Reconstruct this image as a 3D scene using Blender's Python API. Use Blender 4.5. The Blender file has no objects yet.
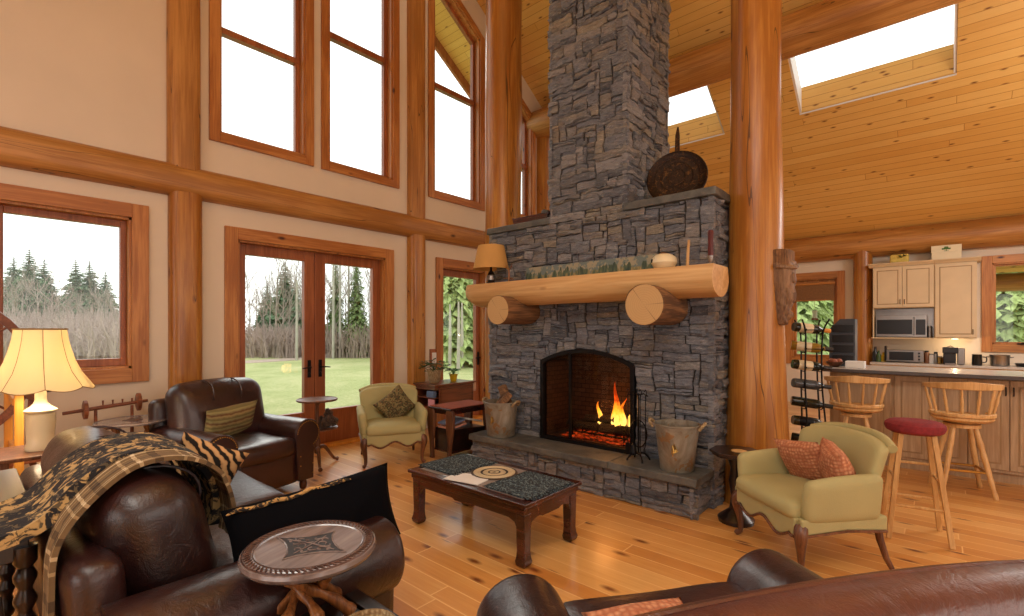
import bpy, math, random
from mathutils import Vector, Matrix, noise, Euler
PI=math.pi
R=random.Random(7)
SC=bpy.context.scene
COL=SC.collection
def rad(d): return d*PI/180
def ceil(y): return 10.95-.667*y if y>=3 else 8.95-.667*(3-y)

# ------------------------------------------------------------ mesh builder
class MB:
    def __init__(s): s.v=[]; s.f=[]; s.tone=[]; s.uv=[]; s.m=Matrix()
    def add(s,vs,fs,tone=0.5,uv=None):
        o=len(s.v)
        for i,p in enumerate(vs):
            s.v.append(s.m@Vector(p)); s.tone.append(tone); s.uv.append(uv[i] if uv else (0,0))
        s.f+=[[i+o for i in f] for f in fs]
        return s
    def box(s,x0,x1,y0,y1,z0,z1,tone=.5):
        return s.add([(x0,y0,z0),(x1,y0,z0),(x1,y1,z0),(x0,y1,z0),(x0,y0,z1),(x1,y0,z1),(x1,y1,z1),(x0,y1,z1)],
              [(0,3,2,1),(4,5,6,7),(0,1,5,4),(1,2,6,5),(2,3,7,6),(3,0,4,7)],tone)
    def cbox(s,c,d,rot=(0,0,0),tone=.5):
        old=s.m; s.m=old@Matrix.Translation(c)@Euler(rot).to_matrix().to_4x4()
        s.box(-d[0]/2,d[0]/2,-d[1]/2,d[1]/2,-d[2]/2,d[2]/2,tone); s.m=old; return s
    def lathe(s,prof,seg=24,c=(0,0,0),rot=None,sx=1,sy=1,tone=.5,wob=None):
        vs=[];fs=[]
        for k,(r,z) in enumerate(prof):
            for i in range(seg):
                a=2*PI*i/seg; rr=r*(wob(a,z) if wob else 1)
                vs.append((rr*math.cos(a)*sx,rr*math.sin(a)*sy,z))
        n=len(prof)
        for k in range(n-1):
            for i in range(seg):
                j=(i+1)%seg
                fs.append((k*seg+i,k*seg+j,(k+1)*seg+j,(k+1)*seg+i))
        shut=not(abs(prof[0][0]-prof[-1][0])<.009 and abs(prof[0][1]-prof[-1][1])<.002)
        if shut and prof[0][0]>1e-5: fs.append(tuple(range(seg-1,-1,-1)))
        if shut and prof[-1][0]>1e-5: fs.append(tuple(range((n-1)*seg,n*seg)))
        old=s.m; s.m=old@Matrix.Translation(c)
        if rot: s.m=s.m@Euler(rot).to_matrix().to_4x4()
        s.add(vs,fs,tone); s.m=old; return s
    def tube(s,pts,rd,seg=8,tone=.5,sq=1.0,cap=True):
        pts=[Vector(p) for p in pts]; n=len(pts)
        if not hasattr(rd,'__len__'): rd=[rd]*n
        t0=(pts[1]-pts[0]).normalized(); up=Vector((0,0,1)) if abs(t0.z)<.9 else Vector((1,0,0))
        nrm=t0.cross(up).normalized(); vs=[];fs=[]
        for k in range(n):
            t=(pts[min(k+1,n-1)]-pts[max(k-1,0)])
            t=t.normalized() if t.length>1e-9 else t0
            nrm=(nrm-t*nrm.dot(t)); nrm=nrm.normalized() if nrm.length>1e-6 else t.orthogonal().normalized()
            b=t.cross(nrm)
            for i in range(seg):
                a=2*PI*(i+.5)/seg
                vs.append(pts[k]+nrm*math.cos(a)*rd[k]+b*math.sin(a)*rd[k]*sq)
        for k in range(n-1):
            for i in range(seg):
                j=(i+1)%seg; fs.append((k*seg+i,k*seg+j,(k+1)*seg+j,(k+1)*seg+i))
        if cap: fs.append(tuple(range(seg-1,-1,-1))); fs.append(tuple(range((n-1)*seg,n*seg)))
        return s.add(vs,fs,tone)
    def prism(s,poly,a,b,axis='y',tone=.5):
        n=len(poly)
        def P(u,w,t): return {'x':(t,u,w),'y':(u,t,w),'z':(u,w,t)}[axis]
        vs=[P(u,w,a) for u,w in poly]+[P(u,w,b) for u,w in poly]
        fs=[tuple(range(n)),tuple(range(2*n-1,n-1,-1))]+[(i,i+n,(i+1)%n+n,(i+1)%n) for i in range(n)]
        return s.add(vs,fs,tone)
    def rbox(s,c,d,r,puff=0,n=10,rot=(0,0,0),wr=0,fn=None,tone=.5):
        h=[x/2 for x in d]; r=min(r,*h)*.999; vs=[];fs=[]; idx={}
        ts=[math.sin((i/n-.5)*PI) for i in range(n+1)]
        def vid(i,j,k):
            key=(i,j,k)
            if key in idx: return idx[key]
            p=Vector((ts[i]*h[0],ts[j]*h[1],ts[k]*h[2]))
            q=Vector([max(-(h[a]-r),min(h[a]-r,p[a])) for a in range(3)])
            dd=p-q
            if dd.length>1e-9: p=q+dd.normalized()*r
            u=[p[a]/h[a] for a in range(3)]
            if puff:
                pf=puff if hasattr(puff,'__len__') else (puff*.5,puff*.5,puff)
                for a in range(3):
                    b1,b2=[x for x in range(3) if x!=a]
                    p[a]+=pf[a]*u[a]*(1-u[b1]**2)*(1-u[b2]**2)
            if wr: 
                nn=noise.noise(p*6+Vector(c)*3)*wr+noise.noise(p*15+Vector(c))*wr*.4
                p=p*(1+nn/max(.05,p.length))
            if fn: p=Vector(fn(p,u))
            idx[key]=len(vs); vs.append(p); return idx[key]
        for a in range(3):
            for side in (0,n):
                for i in range(n):
                    for j in range(n):
                        q=[]
                        for (x,y) in ((i,j),(i+1,j),(i+1,j+1),(i,j+1)):
                            t=[0,0,0]; t[a]=side; t[(a+1)%3]=x; t[(a+2)%3]=y; q.append(vid(*t))
                        fs.append(tuple(q if side else q[::-1]))
        old=s.m; s.m=old@Matrix.Translation(c)@Euler(rot).to_matrix().to_4x4(); s.add(vs,fs,tone); s.m=old; return s
    def pillow(s,c,w,h,t,rot=(0,0,0),n=14,pinch=.08,seed=0):
        vs=[];fs=[];uv=[]
        for side in (1,-1):
            for i in range(n+1):
                for j in range(n+1):
                    u=2*i/n-1; v=2*j/n-1
                    k=(max(0,1-u*u)*max(0,1-v*v))**.42
                    x=w/2*u*(1-pinch*(1-v*v)*abs(u)**3); z=h/2*v*(1-pinch*(1-u*u)*abs(v)**3)
                    y=side*t/2*k*(1+.18*noise.noise(Vector((u*2.2+seed,v*2.2,side*3+seed))))
                    vs.append((x,y,z)); uv.append((i/n,j/n))
        m=(n+1)*(n+1)
        for sd in range(2):
            for i in range(n):
                for j in range(n):
                    a=sd*m+i*(n+1)+j; q=(a,a+n+1,a+n+2,a+1); fs.append(q if sd==0 else q[::-1])
        # stitch rims: the two sheets share outline positions
        old=s.m; s.m=old@Matrix.Translation(c)@Euler(rot).to_matrix().to_4x4(); s.add(vs,fs,uv=uv); s.m=old; return s
    def sheet(s,fn,nu,nv,th=.012):
        P=[[Vector(fn(i/nu,j/nv)) for j in range(nv+1)] for i in range(nu+1)]
        vs=[];uv=[];fs=[]
        for sd in (1,-1):
            for i in range(nu+1):
                for j in range(nv+1):
                    du=P[min(i+1,nu)][j]-P[max(i-1,0)][j]; dv=P[i][min(j+1,nv)]-P[i][max(j-1,0)]
                    nn=du.cross(dv); nn=nn.normalized() if nn.length>1e-9 else Vector((0,0,1))
                    vs.append(P[i][j]+nn*sd*th/2); uv.append((i/nu,j/nv))
        m=(nu+1)*(nv+1)
        for sd in range(2):
            for i in range(nu):
                for j in range(nv):
                    a=sd*m+i*(nv+1)+j; q=(a,a+nv+1,a+nv+2,a+1); fs.append(q if sd==0 else q[::-1])
        rim=[(i,0) for i in range(nu)]+[(nu,j) for j in range(nv)]+[(i,nv) for i in range(nu,0,-1)]+[(0,j) for j in range(nv,0,-1)]
        ids=[i*(nv+1)+j for i,j in rim]
        for k in range(len(ids)):
            a=ids[k]; b=ids[(k+1)%len(ids)]; fs.append((b,a,a+m,b+m))
        return s.add(vs,fs,uv=uv)

def obj(name,mb,mat,parent=None,bevel=0,smooth=True,angle=38,sub=0,seg=2,weld=False):
    me=bpy.data.meshes.new(name); me.from_pydata([tuple(v) for v in mb.v],[],mb.f); me.update()
    if mat: me.materials.append(mat)
    if smooth:
        me.polygons.foreach_set('use_smooth',[True]*len(me.polygons))
        me.set_sharp_from_angle(angle=rad(angle))
    at=me.attributes.new('tone','FLOAT','POINT'); at.data.foreach_set('value',mb.tone)
    if any(u!=(0,0) for u in mb.uv[:50]+mb.uv[-50:]):
        ul=me.uv_layers.new(name='UVMap')
        for l in me.loops: ul.data[l.index].uv=mb.uv[l.vertex_index]
    o=bpy.data.objects.new(name,me); COL.objects.link(o)
    if parent: o.parent=parent
    if weld:
        w=o.modifiers.new('w','WELD'); w.merge_threshold=.0005
    if bevel:
        b=o.modifiers.new('b','BEVEL'); b.width=bevel; b.segments=seg; b.limit_method='ANGLE'; b.angle_limit=rad(35)
        try: b.harden_normals=True
        except: pass
    if sub:
        m=o.modifiers.new('s','SUBSURF'); m.levels=sub; m.render_levels=sub
    return o
def tag(o,label,cat,group=None,kind=None):
    o['label']=label; o['category']=cat
    if group: o['group']=group
    if kind: o['kind']=kind
    return o
def T(name,label,cat,loc=(0,0,0),rz=0,group=None):
    o=bpy.data.objects.new(name,None); COL.objects.link(o); o.empty_display_size=.1
    o.location=loc; o.rotation_euler=(0,0,rz); return tag(o,label,cat,group)
def S(o): o['kind']='structure'; return o
def SE(name,loc=(0,0,0)):
    o=bpy.data.objects.new(name,None); COL.objects.link(o); o.location=loc; o.empty_display_size=.1; o['kind']='structure'; return o
def dup(root,loc,rz,label,group=None):
    def cp(o,par):
        c=o.copy(); COL.objects.link(c); c.parent=par
        for ch in list(o.children): cp(ch,c)
        return c
    r=cp(root,None); r.location=loc; r.rotation_euler=(0,0,rz); r['label']=label
    if group: r['group']=group
    return r

# ------------------------------------------------------------ materials
class G:
    def __init__(s,name):
        s.m=bpy.data.materials.new(name); s.m.use_nodes=True; s.t=s.m.node_tree; s.t.nodes.clear()
        s.out=s.n('ShaderNodeOutputMaterial')
    def n(s,ty,ins=None,**kw):
        nd=s.t.nodes.new(ty)
        for k,v in kw.items(): setattr(nd,k,v)
        if ins:
            for k,v in ins.items():
                sk=nd.inputs[k]
                if isinstance(v,bpy.types.NodeSocket): s.t.links.new(v,sk)
                else:
                    if isinstance(v,(tuple,list)) and len(v)==3 and sk.type=='RGBA': v=(*v,1)
                    sk.default_value=v
        return nd
    def math(s,op,a,b=0,c=0,clamp=False):
        nd=s.n('ShaderNodeMath',{0:a,1:b,2:c},operation=op); nd.use_clamp=clamp; return nd.outputs[0]
    def vmul(s,a,b): return s.n('ShaderNodeVectorMath',{0:a,1:b},operation='MULTIPLY').outputs[0]
    def obj(s): return s.n('ShaderNodeTexCoord').outputs['Object']
    def uv(s): return s.n('ShaderNodeTexCoord').outputs['UV']
    def sep(s,v): return s.n('ShaderNodeSeparateXYZ',{0:v}).outputs
    def comb(s,x,y,z): return s.n('ShaderNodeCombineXYZ',{0:x,1:y,2:z}).outputs[0]
    def noise(s,v,sc=5,det=3,rough=.5,dist=0): return s.n('ShaderNodeTexNoise',{'Vector':v,'Scale':sc,'Detail':det,'Roughness':rough,'Distortion':dist}).outputs[0]
    def ramp(s,f,stops,interp='LINEAR'):
        nd=s.n('ShaderNodeValToRGB',{0:f}); cr=nd.color_ramp; cr.interpolation=interp
        while len(cr.elements)<len(stops): cr.elements.new(.5)
        for e,(p,c) in zip(cr.elements,stops): e.position=p; e.color=(*c,1) if len(c)==3 else c
        return nd.outputs[0]
    def mix(s,f,a,b,mode='MIX'):
        nd=s.n('ShaderNodeMix',data_type='RGBA',blend_type=mode)
        for k,v in ((0,f),(6,a),(7,b)):
            if isinstance(v,bpy.types.NodeSocket): s.t.links.new(v,nd.inputs[k])
            else: nd.inputs[k].default_value=(*v,1) if isinstance(v,(tuple,list)) and len(v)==3 else v
        return nd.outputs[2]
    def bump(s,h,st=.3,d=.01): return s.n('ShaderNodeBump',{'Height':h,'Strength':st,'Distance':d}).outputs[0]
    def bsdf(s,col,rough=.5,normal=None,**kw):
        i={'Base Color':col,'Roughness':rough}
        if normal is not None: i['Normal']=normal
        i.update({k.replace('_',' '):v for k,v in kw.items()})
        b=s.n('ShaderNodeBsdfPrincipled',i); s.t.links.new(b.outputs[0],s.out.inputs[0]); return s.m
def h(r,g,b): # sRGB 0-255 to linear
    f=lambda c:(c/255/12.92) if c/255<=.04045 else ((c/255+.055)/1.055)**2.4
    return (f(r),f(g),f(b))
def mul(c,k): return tuple(x*k for x in c)
def plain(name,col,rough=.5,var=.12,sc=6,bump=0,bsc=60,**kw):
    g=G(name); o=g.obj(); nz=g.noise(o,sc,4)
    c=g.ramp(nz,[(.3,mul(col,1-var)),(.7,mul(col,1+var))])
    nm=g.bump(g.noise(o,bsc,3),bump,.004) if bump else None
    return g.bsdf(c,rough,nm,**kw)
def wood(name,c1,c2,axis=2,rough=.45,sc=1.0,knots=.5,knotc=None,bump=.15,coat=0,tint=.0,crack=False):
    g=G(name); o=g.obj(); info=g.n('ShaderNodeObjectInfo')
    off=g.n('ShaderNodeVectorMath',{0:o,1:info.outputs['Location']},operation='ADD').outputs[0]
    st=[9*sc]*3; st[axis]=.9*sc
    v=g.vmul(off,tuple(st))
    n1=g.noise(v,1,4,.6,.6); st2=[60*sc]*3; st2[axis]=2.5*sc
    n2=g.noise(g.vmul(off,tuple(st2)),1,3,.6,.2)
    n3=g.noise(off,.8,2)
    f=g.math('ADD',g.math('MULTIPLY',n1,.6),g.math('MULTIPLY',n2,.4)); f=g.math('ADD',f,g.math('MULTIPLY',g.math('SUBTRACT',n3,.5),.35))
    c=g.ramp(f,[(.32,mul(c1,.86)),(.45,c1),(.62,c2)])
    if knots:
        st3=[5*sc]*3; st3[axis]=2.2*sc
        vo=g.n('ShaderNodeTexVoronoi',{'Vector':g.vmul(off,tuple(st3)),'Scale':1.0,'Randomness':1.0})
        keep=g.math('GREATER_THAN',g.sep(vo.outputs['Color'])[0],1-knots)
        k=g.math('MULTIPLY',g.math('SUBTRACT',1,g.math('DIVIDE',vo.outputs['Distance'],.13),clamp=True),keep)
        c=g.mix(g.math('MULTIPLY',k,1.6,clamp=True),c,knotc or mul(c1,.25))
    if crack:
        st4=[7]*3; st4[axis]=.35
        nc=g.noise(g.vmul(off,tuple(st4)),1,1,.4,.3)
        ck=g.math('LESS_THAN',g.math('ABSOLUTE',g.math('SUBTRACT',nc,.5)),.0035)
        c=g.mix(g.math('MULTIPLY',ck,.8),c,mul(c1,.2))
    return g.bsdf(c,rough,g.bump(n2,bump,.003),Coat_Weight=coat,Coat_Roughness=.2)
def planks(name,la,wa,width,length,c1,c2,c3,gap,gapw=.02,rough=.4,knots=.5,bump=.3,coat=0,kn=(.05,.02,.01),ksize=.22):
    g=G(name); o=g.obj(); s=g.sep(o); L=s[la]; Wd=s[wa]
    wv=g.math('DIVIDE',Wd,width); row=g.math('FLOOR',wv); fr=g.math('SUBTRACT',wv,row)
    rn=g.n('ShaderNodeTexWhiteNoise',{'W':row},noise_dimensions='1D').outputs[0]
    lv=g.math('ADD',g.math('DIVIDE',L,length),g.math('MULTIPLY',rn,7.3)); li=g.math('FLOOR',lv); lf=g.math('SUBTRACT',lv,li)
    rn2=g.n('ShaderNodeTexWhiteNoise',{'Vector':g.comb(row,li,0.0)},noise_dimensions='3D').outputs[0]
    gv=g.comb(g.math('MULTIPLY',L,1.3),g.math('MULTIPLY',Wd,26),g.math('MULTIPLY',rn2,40))
    n1=g.noise(gv,1,4,.6,.8)
    gv2=g.comb(g.math('MULTIPLY',L,4),g.math('MULTIPLY',Wd,130),g.math('MULTIPLY',rn2,40))
    n2=g.noise(gv2,1,3,.6)
    f=g.math('ADD',g.math('MULTIPLY',rn2,.42),g.math('ADD',g.math('MULTIPLY',n1,.45),g.math('MULTIPLY',n2,.18)))
    c=g.ramp(f,[(.25,c1),(.52,c2),(.8,c3)])
    kv=g.comb(g.math('ADD',g.math('MULTIPLY',L,2.6),g.math('MULTIPLY',rn2,9)),g.math('ADD',g.math('MULTIPLY',Wd,1/width*.9),g.math('MULTIPLY',rn2,5)),0.0)
    vo=g.n('ShaderNodeTexVoronoi',{'Vector':kv,'Scale':1.0,'Randomness':1.0},voronoi_dimensions='2D')
    keep=g.math('GREATER_THAN',g.sep(vo.outputs['Color'])[0],1-knots)
    k=g.math('MULTIPLY',g.math('SUBTRACT',1,g.math('DIVIDE',vo.outputs['Distance'],ksize),clamp=True),keep)
    c=g.mix(g.math('MULTIPLY',k,1.3,clamp=True),c,kn)
    e=g.math('LESS_THAN',g.math('MINIMUM',fr,g.math('SUBTRACT',1,fr)),gapw)
    e2=g.math('LESS_THAN',g.math('MINIMUM',lf,g.math('SUBTRACT',1,lf)),gapw*width/length)
    ee=g.math('MAXIMUM',e,e2)
    c=g.mix(ee,c,gap)
    hh=g.math('SUBTRACT',g.math('MULTIPLY',n2,.15),ee)
    return g.bsdf(c,g.math('ADD',rough,g.math('MULTIPLY',n1,.12)),g.bump(hh,bump,.003),Coat_Weight=coat,Coat_Roughness=.15)
def leather(name,c1,c2,rough=.3,sc=3):
    g=G(name); o=g.obj(); n1=g.noise(o,sc,5,.6,.4); n2=g.noise(o,14,5,.7,1.2); vo=g.n('ShaderNodeTexVoronoi',{'Vector':o,'Scale':220.0}).outputs[0]
    c=g.ramp(n1,[(.3,c1),(.72,c2)])
    hh=g.math('ADD',g.math('MULTIPLY',n2,1.0),g.math('MULTIPLY',vo,.08))
    return g.bsdf(c,g.math('ADD',rough-.06,g.math('MULTIPLY',n2,.22)),g.bump(hh,.38,.012),Specular_IOR_Level=.6,Coat_Weight=.25,Coat_Roughness=.25)
def glass(name,tint=(.97,.99,.98),refl=.06):
    g=G(name); tr=g.n('ShaderNodeBsdfTransparent',{0:(*tint,1)}); gl=g.n('ShaderNodeBsdfGlossy',{'Color':(1,1,1,1),'Roughness':.02})
    fr=g.n('ShaderNodeFresnel',{'IOR':1.45}); ge=g.n('ShaderNodeNewGeometry'); ff=g.math('MULTIPLY',fr.outputs[0],g.math('SUBTRACT',1,ge.outputs['Backfacing'])); mx=g.n('ShaderNodeMixShader',{0:ff,1:tr.outputs[0],2:gl.outputs[0]})
    g.t.links.new(mx.outputs[0],g.out.inputs[0]); return g.m
M={}
M['wall']=plain('cream_plaster',h(226,212,192),.85,.03,2,.15,90)
CP=(h(216,164,84),h(224,176,96),h(232,190,112),h(186,132,64))
M['ceil']=planks('ceiling_pine_boards',0,1,.105,4.5,*CP,.035,.45,.34,.3,kn=h(120,66,26),ksize=.13)
M['ceilz']=planks('skylight_well_boards',0,2,.13,4.5,*CP,.035,.45,.5,.3,kn=h(120,66,26),ksize=.14)
M['floor']=planks('fir_floor_boards',0,1,.135,2.6,h(196,130,62),h(214,152,80),h(230,180,110),h(236,190,124),.03,.27,.45,.1,.3,kn=h(118,62,26),ksize=.2)
M['log']=wood('honey_log',h(158,98,32),h(188,130,54),2,.36,.8,.3,h(95,42,14),.1,.15,crack=True)
M['beam']=wood('brown_beam_log',h(166,112,54),h(196,142,78),2,.45,.8,.3,h(80,42,20),.1,crack=True)
M['mantel']=wood('peeled_pale_log',h(200,154,98),h(224,186,130),2,.5,.7,.35,h(110,66,30),.1)
M['casing_v']=wood('cedar_trim_upright',h(168,104,50),h(200,138,76),2,.42,1,.55,h(70,28,14))
M['casing_h']=wood('cedar_trim_level',h(168,104,50),h(200,138,76),1,.42,1,.55,h(70,28,14))
M['casing_x']=wood('cedar_trim_cross',h(164,106,54),h(200,138,76),0,.42,1,.55,h(70,28,14))
M['sash']=wood('red_fir_sash',h(142,80,46),h(172,104,64),2,.4,1,.1)
M['darkwood']=wood('dark_mahogany',h(48,20,14),h(84,38,26),0,.22,1.5,0,coat=.4)
M['walnut']=wood('walnut',h(84,50,32),h(124,80,52),2,.4,1.5,0)
M['blackwood']=wood('ebonised_wood',h(26,16,13),h(44,26,20),0,.28,1.5,0,coat=.3)
M['desk']=wood('desk_mahogany',h(84,40,22),h(120,62,34),1,.3,1.5,0,coat=.3)
M['lightwood']=wood('light_maple',h(196,150,92),h(222,182,124),2,.42,1.2,.1)
M['oak']=wood('bright_oak',h(214,140,50),h(236,170,80),2,.4,1,.1)
M['twig']=wood('knotty_branch',h(110,66,34),h(168,112,62),2,.35,2,.3)
M['wheelwood']=wood('reddish_turned_wood',h(112,60,36),h(150,88,56),1,.4,1.5,0)
def stone():
    g=G('grey_ledgestone'); o=g.obj(); at=g.n('ShaderNodeAttribute',attribute_name='tone').outputs['Fac']
    n1=g.noise(g.vmul(o,(5,5,22)),1,6,.72,.5); n2=g.noise(o,55,5,.75); n0=g.noise(o,3.5,3)
    f=g.math('ADD',g.math('MULTIPLY',at,.72),g.math('MULTIPLY',n1,.28))
    c=g.ramp(f,[(.08,h(44,44,48)),(.2,h(96,99,107)),(.38,h(126,129,138)),(.52,h(148,147,150)),(.66,h(134,128,122)),(.70,h(156,146,130)),(.8,h(110,115,127)),(.95,h(182,180,176))])
    sp=g.noise(g.vmul(o,(16,16,70)),1,6,.8,.3)
    c=g.mix(g.math('MULTIPLY',g.math('LESS_THAN',sp,.43),.55),c,h(52,52,57))
    c=g.mix(g.math('MULTIPLY',g.math('GREATER_THAN',sp,.59),.5),c,h(196,194,190))
    c=g.mix(g.math('MULTIPLY',g.math('GREATER_THAN',n0,.62),.18),c,h(126,106,82))
    mort=g.math('LESS_THAN',at,.03)
    c=g.mix(mort,c,h(58,54,52))
    hh=g.math('ADD',g.math('MULTIPLY',n1,1.0),g.math('MULTIPLY',n2,.5))
    return g.bsdf(c,.6,g.bump(hh,1.0,.035))
M['stone']=stone()
def slab():
    g=G('slate_slab'); o=g.obj(); n1=g.noise(o,7,6,.7); n2=g.noise(o,60,4)
    c=g.ramp(n1,[(.3,h(64,66,66)),(.55,h(92,92,88)),(.75,h(118,114,104))])
    return g.bsdf(c,.5,g.bump(g.math('ADD',n1,g.math('MULTIPLY',n2,.3)),.5,.012))
M['slab']=slab()
M['leather']=leather('dark_brown_leather',h(28,14,14),h(60,30,27),.27)
M['leather2']=leather('tan_worn_leather',h(58,28,22),h(100,52,38),.32,4)
M['green']=plain('sage_cotton',h(174,166,116),.85,.07,3,.4,160)
M['iron']=plain('black_iron',h(28,26,27),.42,.2,20,Metallic=.7)
M['blackpl']=plain('black_plastic',h(22,22,24),.3,.1)
M['steel']=plain('brushed_steel',h(150,146,142),.3,.08,8,Metallic=.9)
M['brass']=plain('brass',h(190,150,80),.3,.1,8,Metallic=.9)
M['gal']=None
def galv():
    g=G('aged_galvanised_metal'); o=g.obj(); n=g.noise(o,4,5,.7,.8); n2=g.noise(o,30,4)
    c=g.ramp(n,[(.3,h(112,96,74)),(.5,h(150,142,126)),(.7,h(170,166,154))])
    c=g.mix(g.math('MULTIPLY',g.math('GREATER_THAN',g.noise(o,7,3,.6),.6),.7),c,h(150,108,58))
    return g.bsdf(c,.48,g.bump(n2,.2,.003),Metallic=.45)
M['gal']=galv()
def copper():
    g=G('dark_worn_copper'); o=g.obj(); n=g.noise(o,26,5,.7,1)
    c=g.ramp(n,[(.35,h(26,17,13)),(.55,h(52,34,22)),(.72,h(120,84,40))])
    return g.bsdf(c,.5,g.bump(n,.6,.006),Metallic=.6)
M['copper']=copper()
M['cream']=plain('cream_cabinet_paint',h(214,190,152),.5,.05,4)
M['creamedge']=plain('glazed_cabinet_groove',h(160,130,92),.5,.08,8)
M['pickled']=wood('pickled_oak',h(172,142,108),h(196,168,134),2,.5,1.2,0)
M['counter']=plain('dark_grey_laminate',h(70,62,60),.3,.1,30)
M['ctop']=plain('pale_laminate_top',h(186,180,172),.25,.08,40)
M['red']=plain('wine_red_chenille',h(130,38,44),.9,.2,40,.6,150)
M['orange']=None
def waffle(name,c1,c2,sc=38):
    g=G(name); o=g.obj(); vo=g.n('ShaderNodeTexVoronoi',{'Vector':o,'Scale':float(sc),'Randomness':.35}).outputs[0]
    return g.bsdf(g.ramp(vo,[(.1,c2),(.6,c1)]),.9,g.bump(vo,.8,.012))
M['orange']=waffle('coral_knit',h(176,108,74),h(216,156,116),42)
def floral(name,bg,fg,sc=9,th=.5,extra=None):
    g=G(name); o=g.obj(); n=g.noise(o,sc,4,.55,1.6); n2=g.noise(o,sc*2.3,3,.5,1)
    c=g.ramp(n,[(th-.03,bg),(th+.03,fg)])
    if extra: c=g.mix(g.math('GREATER_THAN',n2,.58),c,extra)
    return g.bsdf(c,.92,g.bump(g.noise(o,140,2),.5,.004))
M['fleece']=floral('black_tan_leaf_fleece',h(34,34,38),h(192,160,106),13,.55,h(96,84,64))
M['floralp']=floral('moss_floral_tapestry',h(70,66,44),h(138,124,80),26,.5,h(120,84,56))
def tiger():
    g=G('tiger_stripe_fur'); o=g.obj(); w=g.n('ShaderNodeTexWave',{'Vector':o,'Scale':8.0,'Distortion':5.0,'Detail':2.0,'Detail Scale':1.6},bands_direction='DIAGONAL').outputs[1]
    return g.bsdf(g.ramp(w,[(.34,h(26,19,15)),(.46,h(190,142,90)),(.9,h(214,172,118))]),.9)
M['tiger']=tiger()
def bandp():
    g=G('olive_banded_tapestry'); uv=g.sep(g.uv()); w=g.math('FRACT',g.math('MULTIPLY',uv[1],4.2)); n=g.noise(g.obj(),40,3)
    c=g.ramp(g.math('ADD',w,g.math('MULTIPLY',g.math('SUBTRACT',n,.5),.35)),[(.15,h(120,108,66)),(.4,h(168,146,96)),(.6,h(110,70,44)),(.85,h(150,140,92))])
    return g.bsdf(c,.9,g.bump(n,.4,.004))
M['bandp']=bandp()
def plaid():
    g=G('brown_tartan_wool'); uv=g.sep(g.uv())
    def bands(x,k,off):
        f=g.math('FRACT',g.math('ADD',g.math('MULTIPLY',x,k),off))
        return g.ramp(f,[(0,(.35,.35,.35)),(.22,(.05,.05,.05)),(.36,(.35,.35,.35)),(.55,(1,1,1)),(.62,(.3,.3,.3)),(.8,(.75,.75,.75)),(.86,(.3,.3,.3))],'CONSTANT')
    a=bands(uv[0],8.0,.1); b=bands(uv[1],1.6,.3)
    f=g.math('MULTIPLY',g.math('ADD',a,b),.5)
    c=g.ramp(f,[(.1,h(52,38,28)),(.35,h(122,98,66)),(.6,h(176,150,108)),(.95,h(226,212,182))])
    return g.bsdf(c,.92,g.bump(g.noise(g.obj(),160,2),.5,.003))
M['plaid']=plaid()
def rings():
    g=G('coiled_mat_rings'); s=g.sep(g.obj()); r=g.math('SQRT',g.math('ADD',g.math('POWER',s[0],2),g.math('POWER',s[1],2)))
    c=g.ramp(g.math('DIVIDE',r,.175),[(0,h(60,48,38)),(.1,h(196,176,140)),(.2,h(70,56,44)),(.27,h(196,176,140)),(.5,h(64,52,40)),(.6,h(204,186,150)),(.9,h(76,60,46))],'CONSTANT')
    w=g.math('SINE',g.math('MULTIPLY',r,700))
    return g.bsdf(c,.85,g.bump(w,.5,.003))
M['rings']=rings()
M['mat']=floral('black_teal_weave',h(14,18,24),h(40,60,72),36,.54,h(120,136,136))
def carved():
    g=G('carved_top_wood'); o=g.obj(); n=g.noise(g.vmul(o,(30,4,30)),1,3)
    return g.bsdf(g.ramp(n,[(.3,h(100,86,84)),(.7,h(142,128,124))]),.2,g.bump(n,.1,.002),Coat_Weight=.3)
M['carved']=carved()
M['carvedark']=wood('dark_carved_rim',h(66,44,38),h(104,76,66),1,.35,2,0)
M['ivory']=plain('cream_ceramic',h(226,212,176),.3,.04)
M['white']=plain('white_paper',h(228,226,222),.6,.03)
M['rust']=plain('rust_red_runner',h(156,82,58),.8,.12,12,.3,120)
M['leaf']=plain('green_leaf',h(74,120,44),.5,.35,14)
M['leafd']=plain('dark_green_leaf',h(52,82,36),.5,.35,14)
M['yellow']=plain('yellow_glaze',h(222,182,40),.35,.08)
M['terr']=waffle('pale_wicker',h(150,122,84),h(204,182,142),70)
M['bark']=wood('rough_bark',h(92,64,42),h(150,108,70),2,.85,2,.2,bump=.8)
M['cutend']=None
def cutend():
    g=G('cut_log_end'); s=g.sep(g.obj()); r=g.math('SQRT',g.math('ADD',g.math('POWER',s[0],2),g.math('POWER',s[1],2)))
    nz=g.noise(g.obj(),6,3); w=g.math('SINE',g.math('ADD',g.math('MULTIPLY',r,330),g.math('MULTIPLY',nz,6)))
    ang=g.n('ShaderNodeMath',{0:s[1],1:s[0]},operation='ARCTAN2').outputs[0]
    c=g.mix(g.math('ADD',g.math('MULTIPLY',w,.1),.3),h(190,150,98),h(218,184,132))
    for a0,wd in ((-.9,.02),(.05,.015),(2.2,.015)):
        ck=g.math('MULTIPLY',g.math('LESS_THAN',g.math('ABSOLUTE',g.math('SUBTRACT',ang,a0)),wd),g.math('GREATER_THAN',r,.01))
        c=g.mix(g.math('MULTIPLY',ck,.6),c,h(90,54,28))
    return g.bsdf(c,.65)
M['cutend']=cutend()
M['fire_brick']=None
def brick():
    g=G('firebox_brick'); o=g.obj(); s=g.sep(o)
    b=g.n('ShaderNodeTexBrick',{'Vector':g.comb(g.math('ADD',s[0],s[1]),s[2],0.0),'Scale':5.0,'Color1':(*h(88,58,42),1),'Color2':(*h(66,44,34),1),'Mortar':(*h(34,26,22),1),'Mortar Size':.02})
    return g.bsdf(b.outputs[0],.85)
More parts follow.
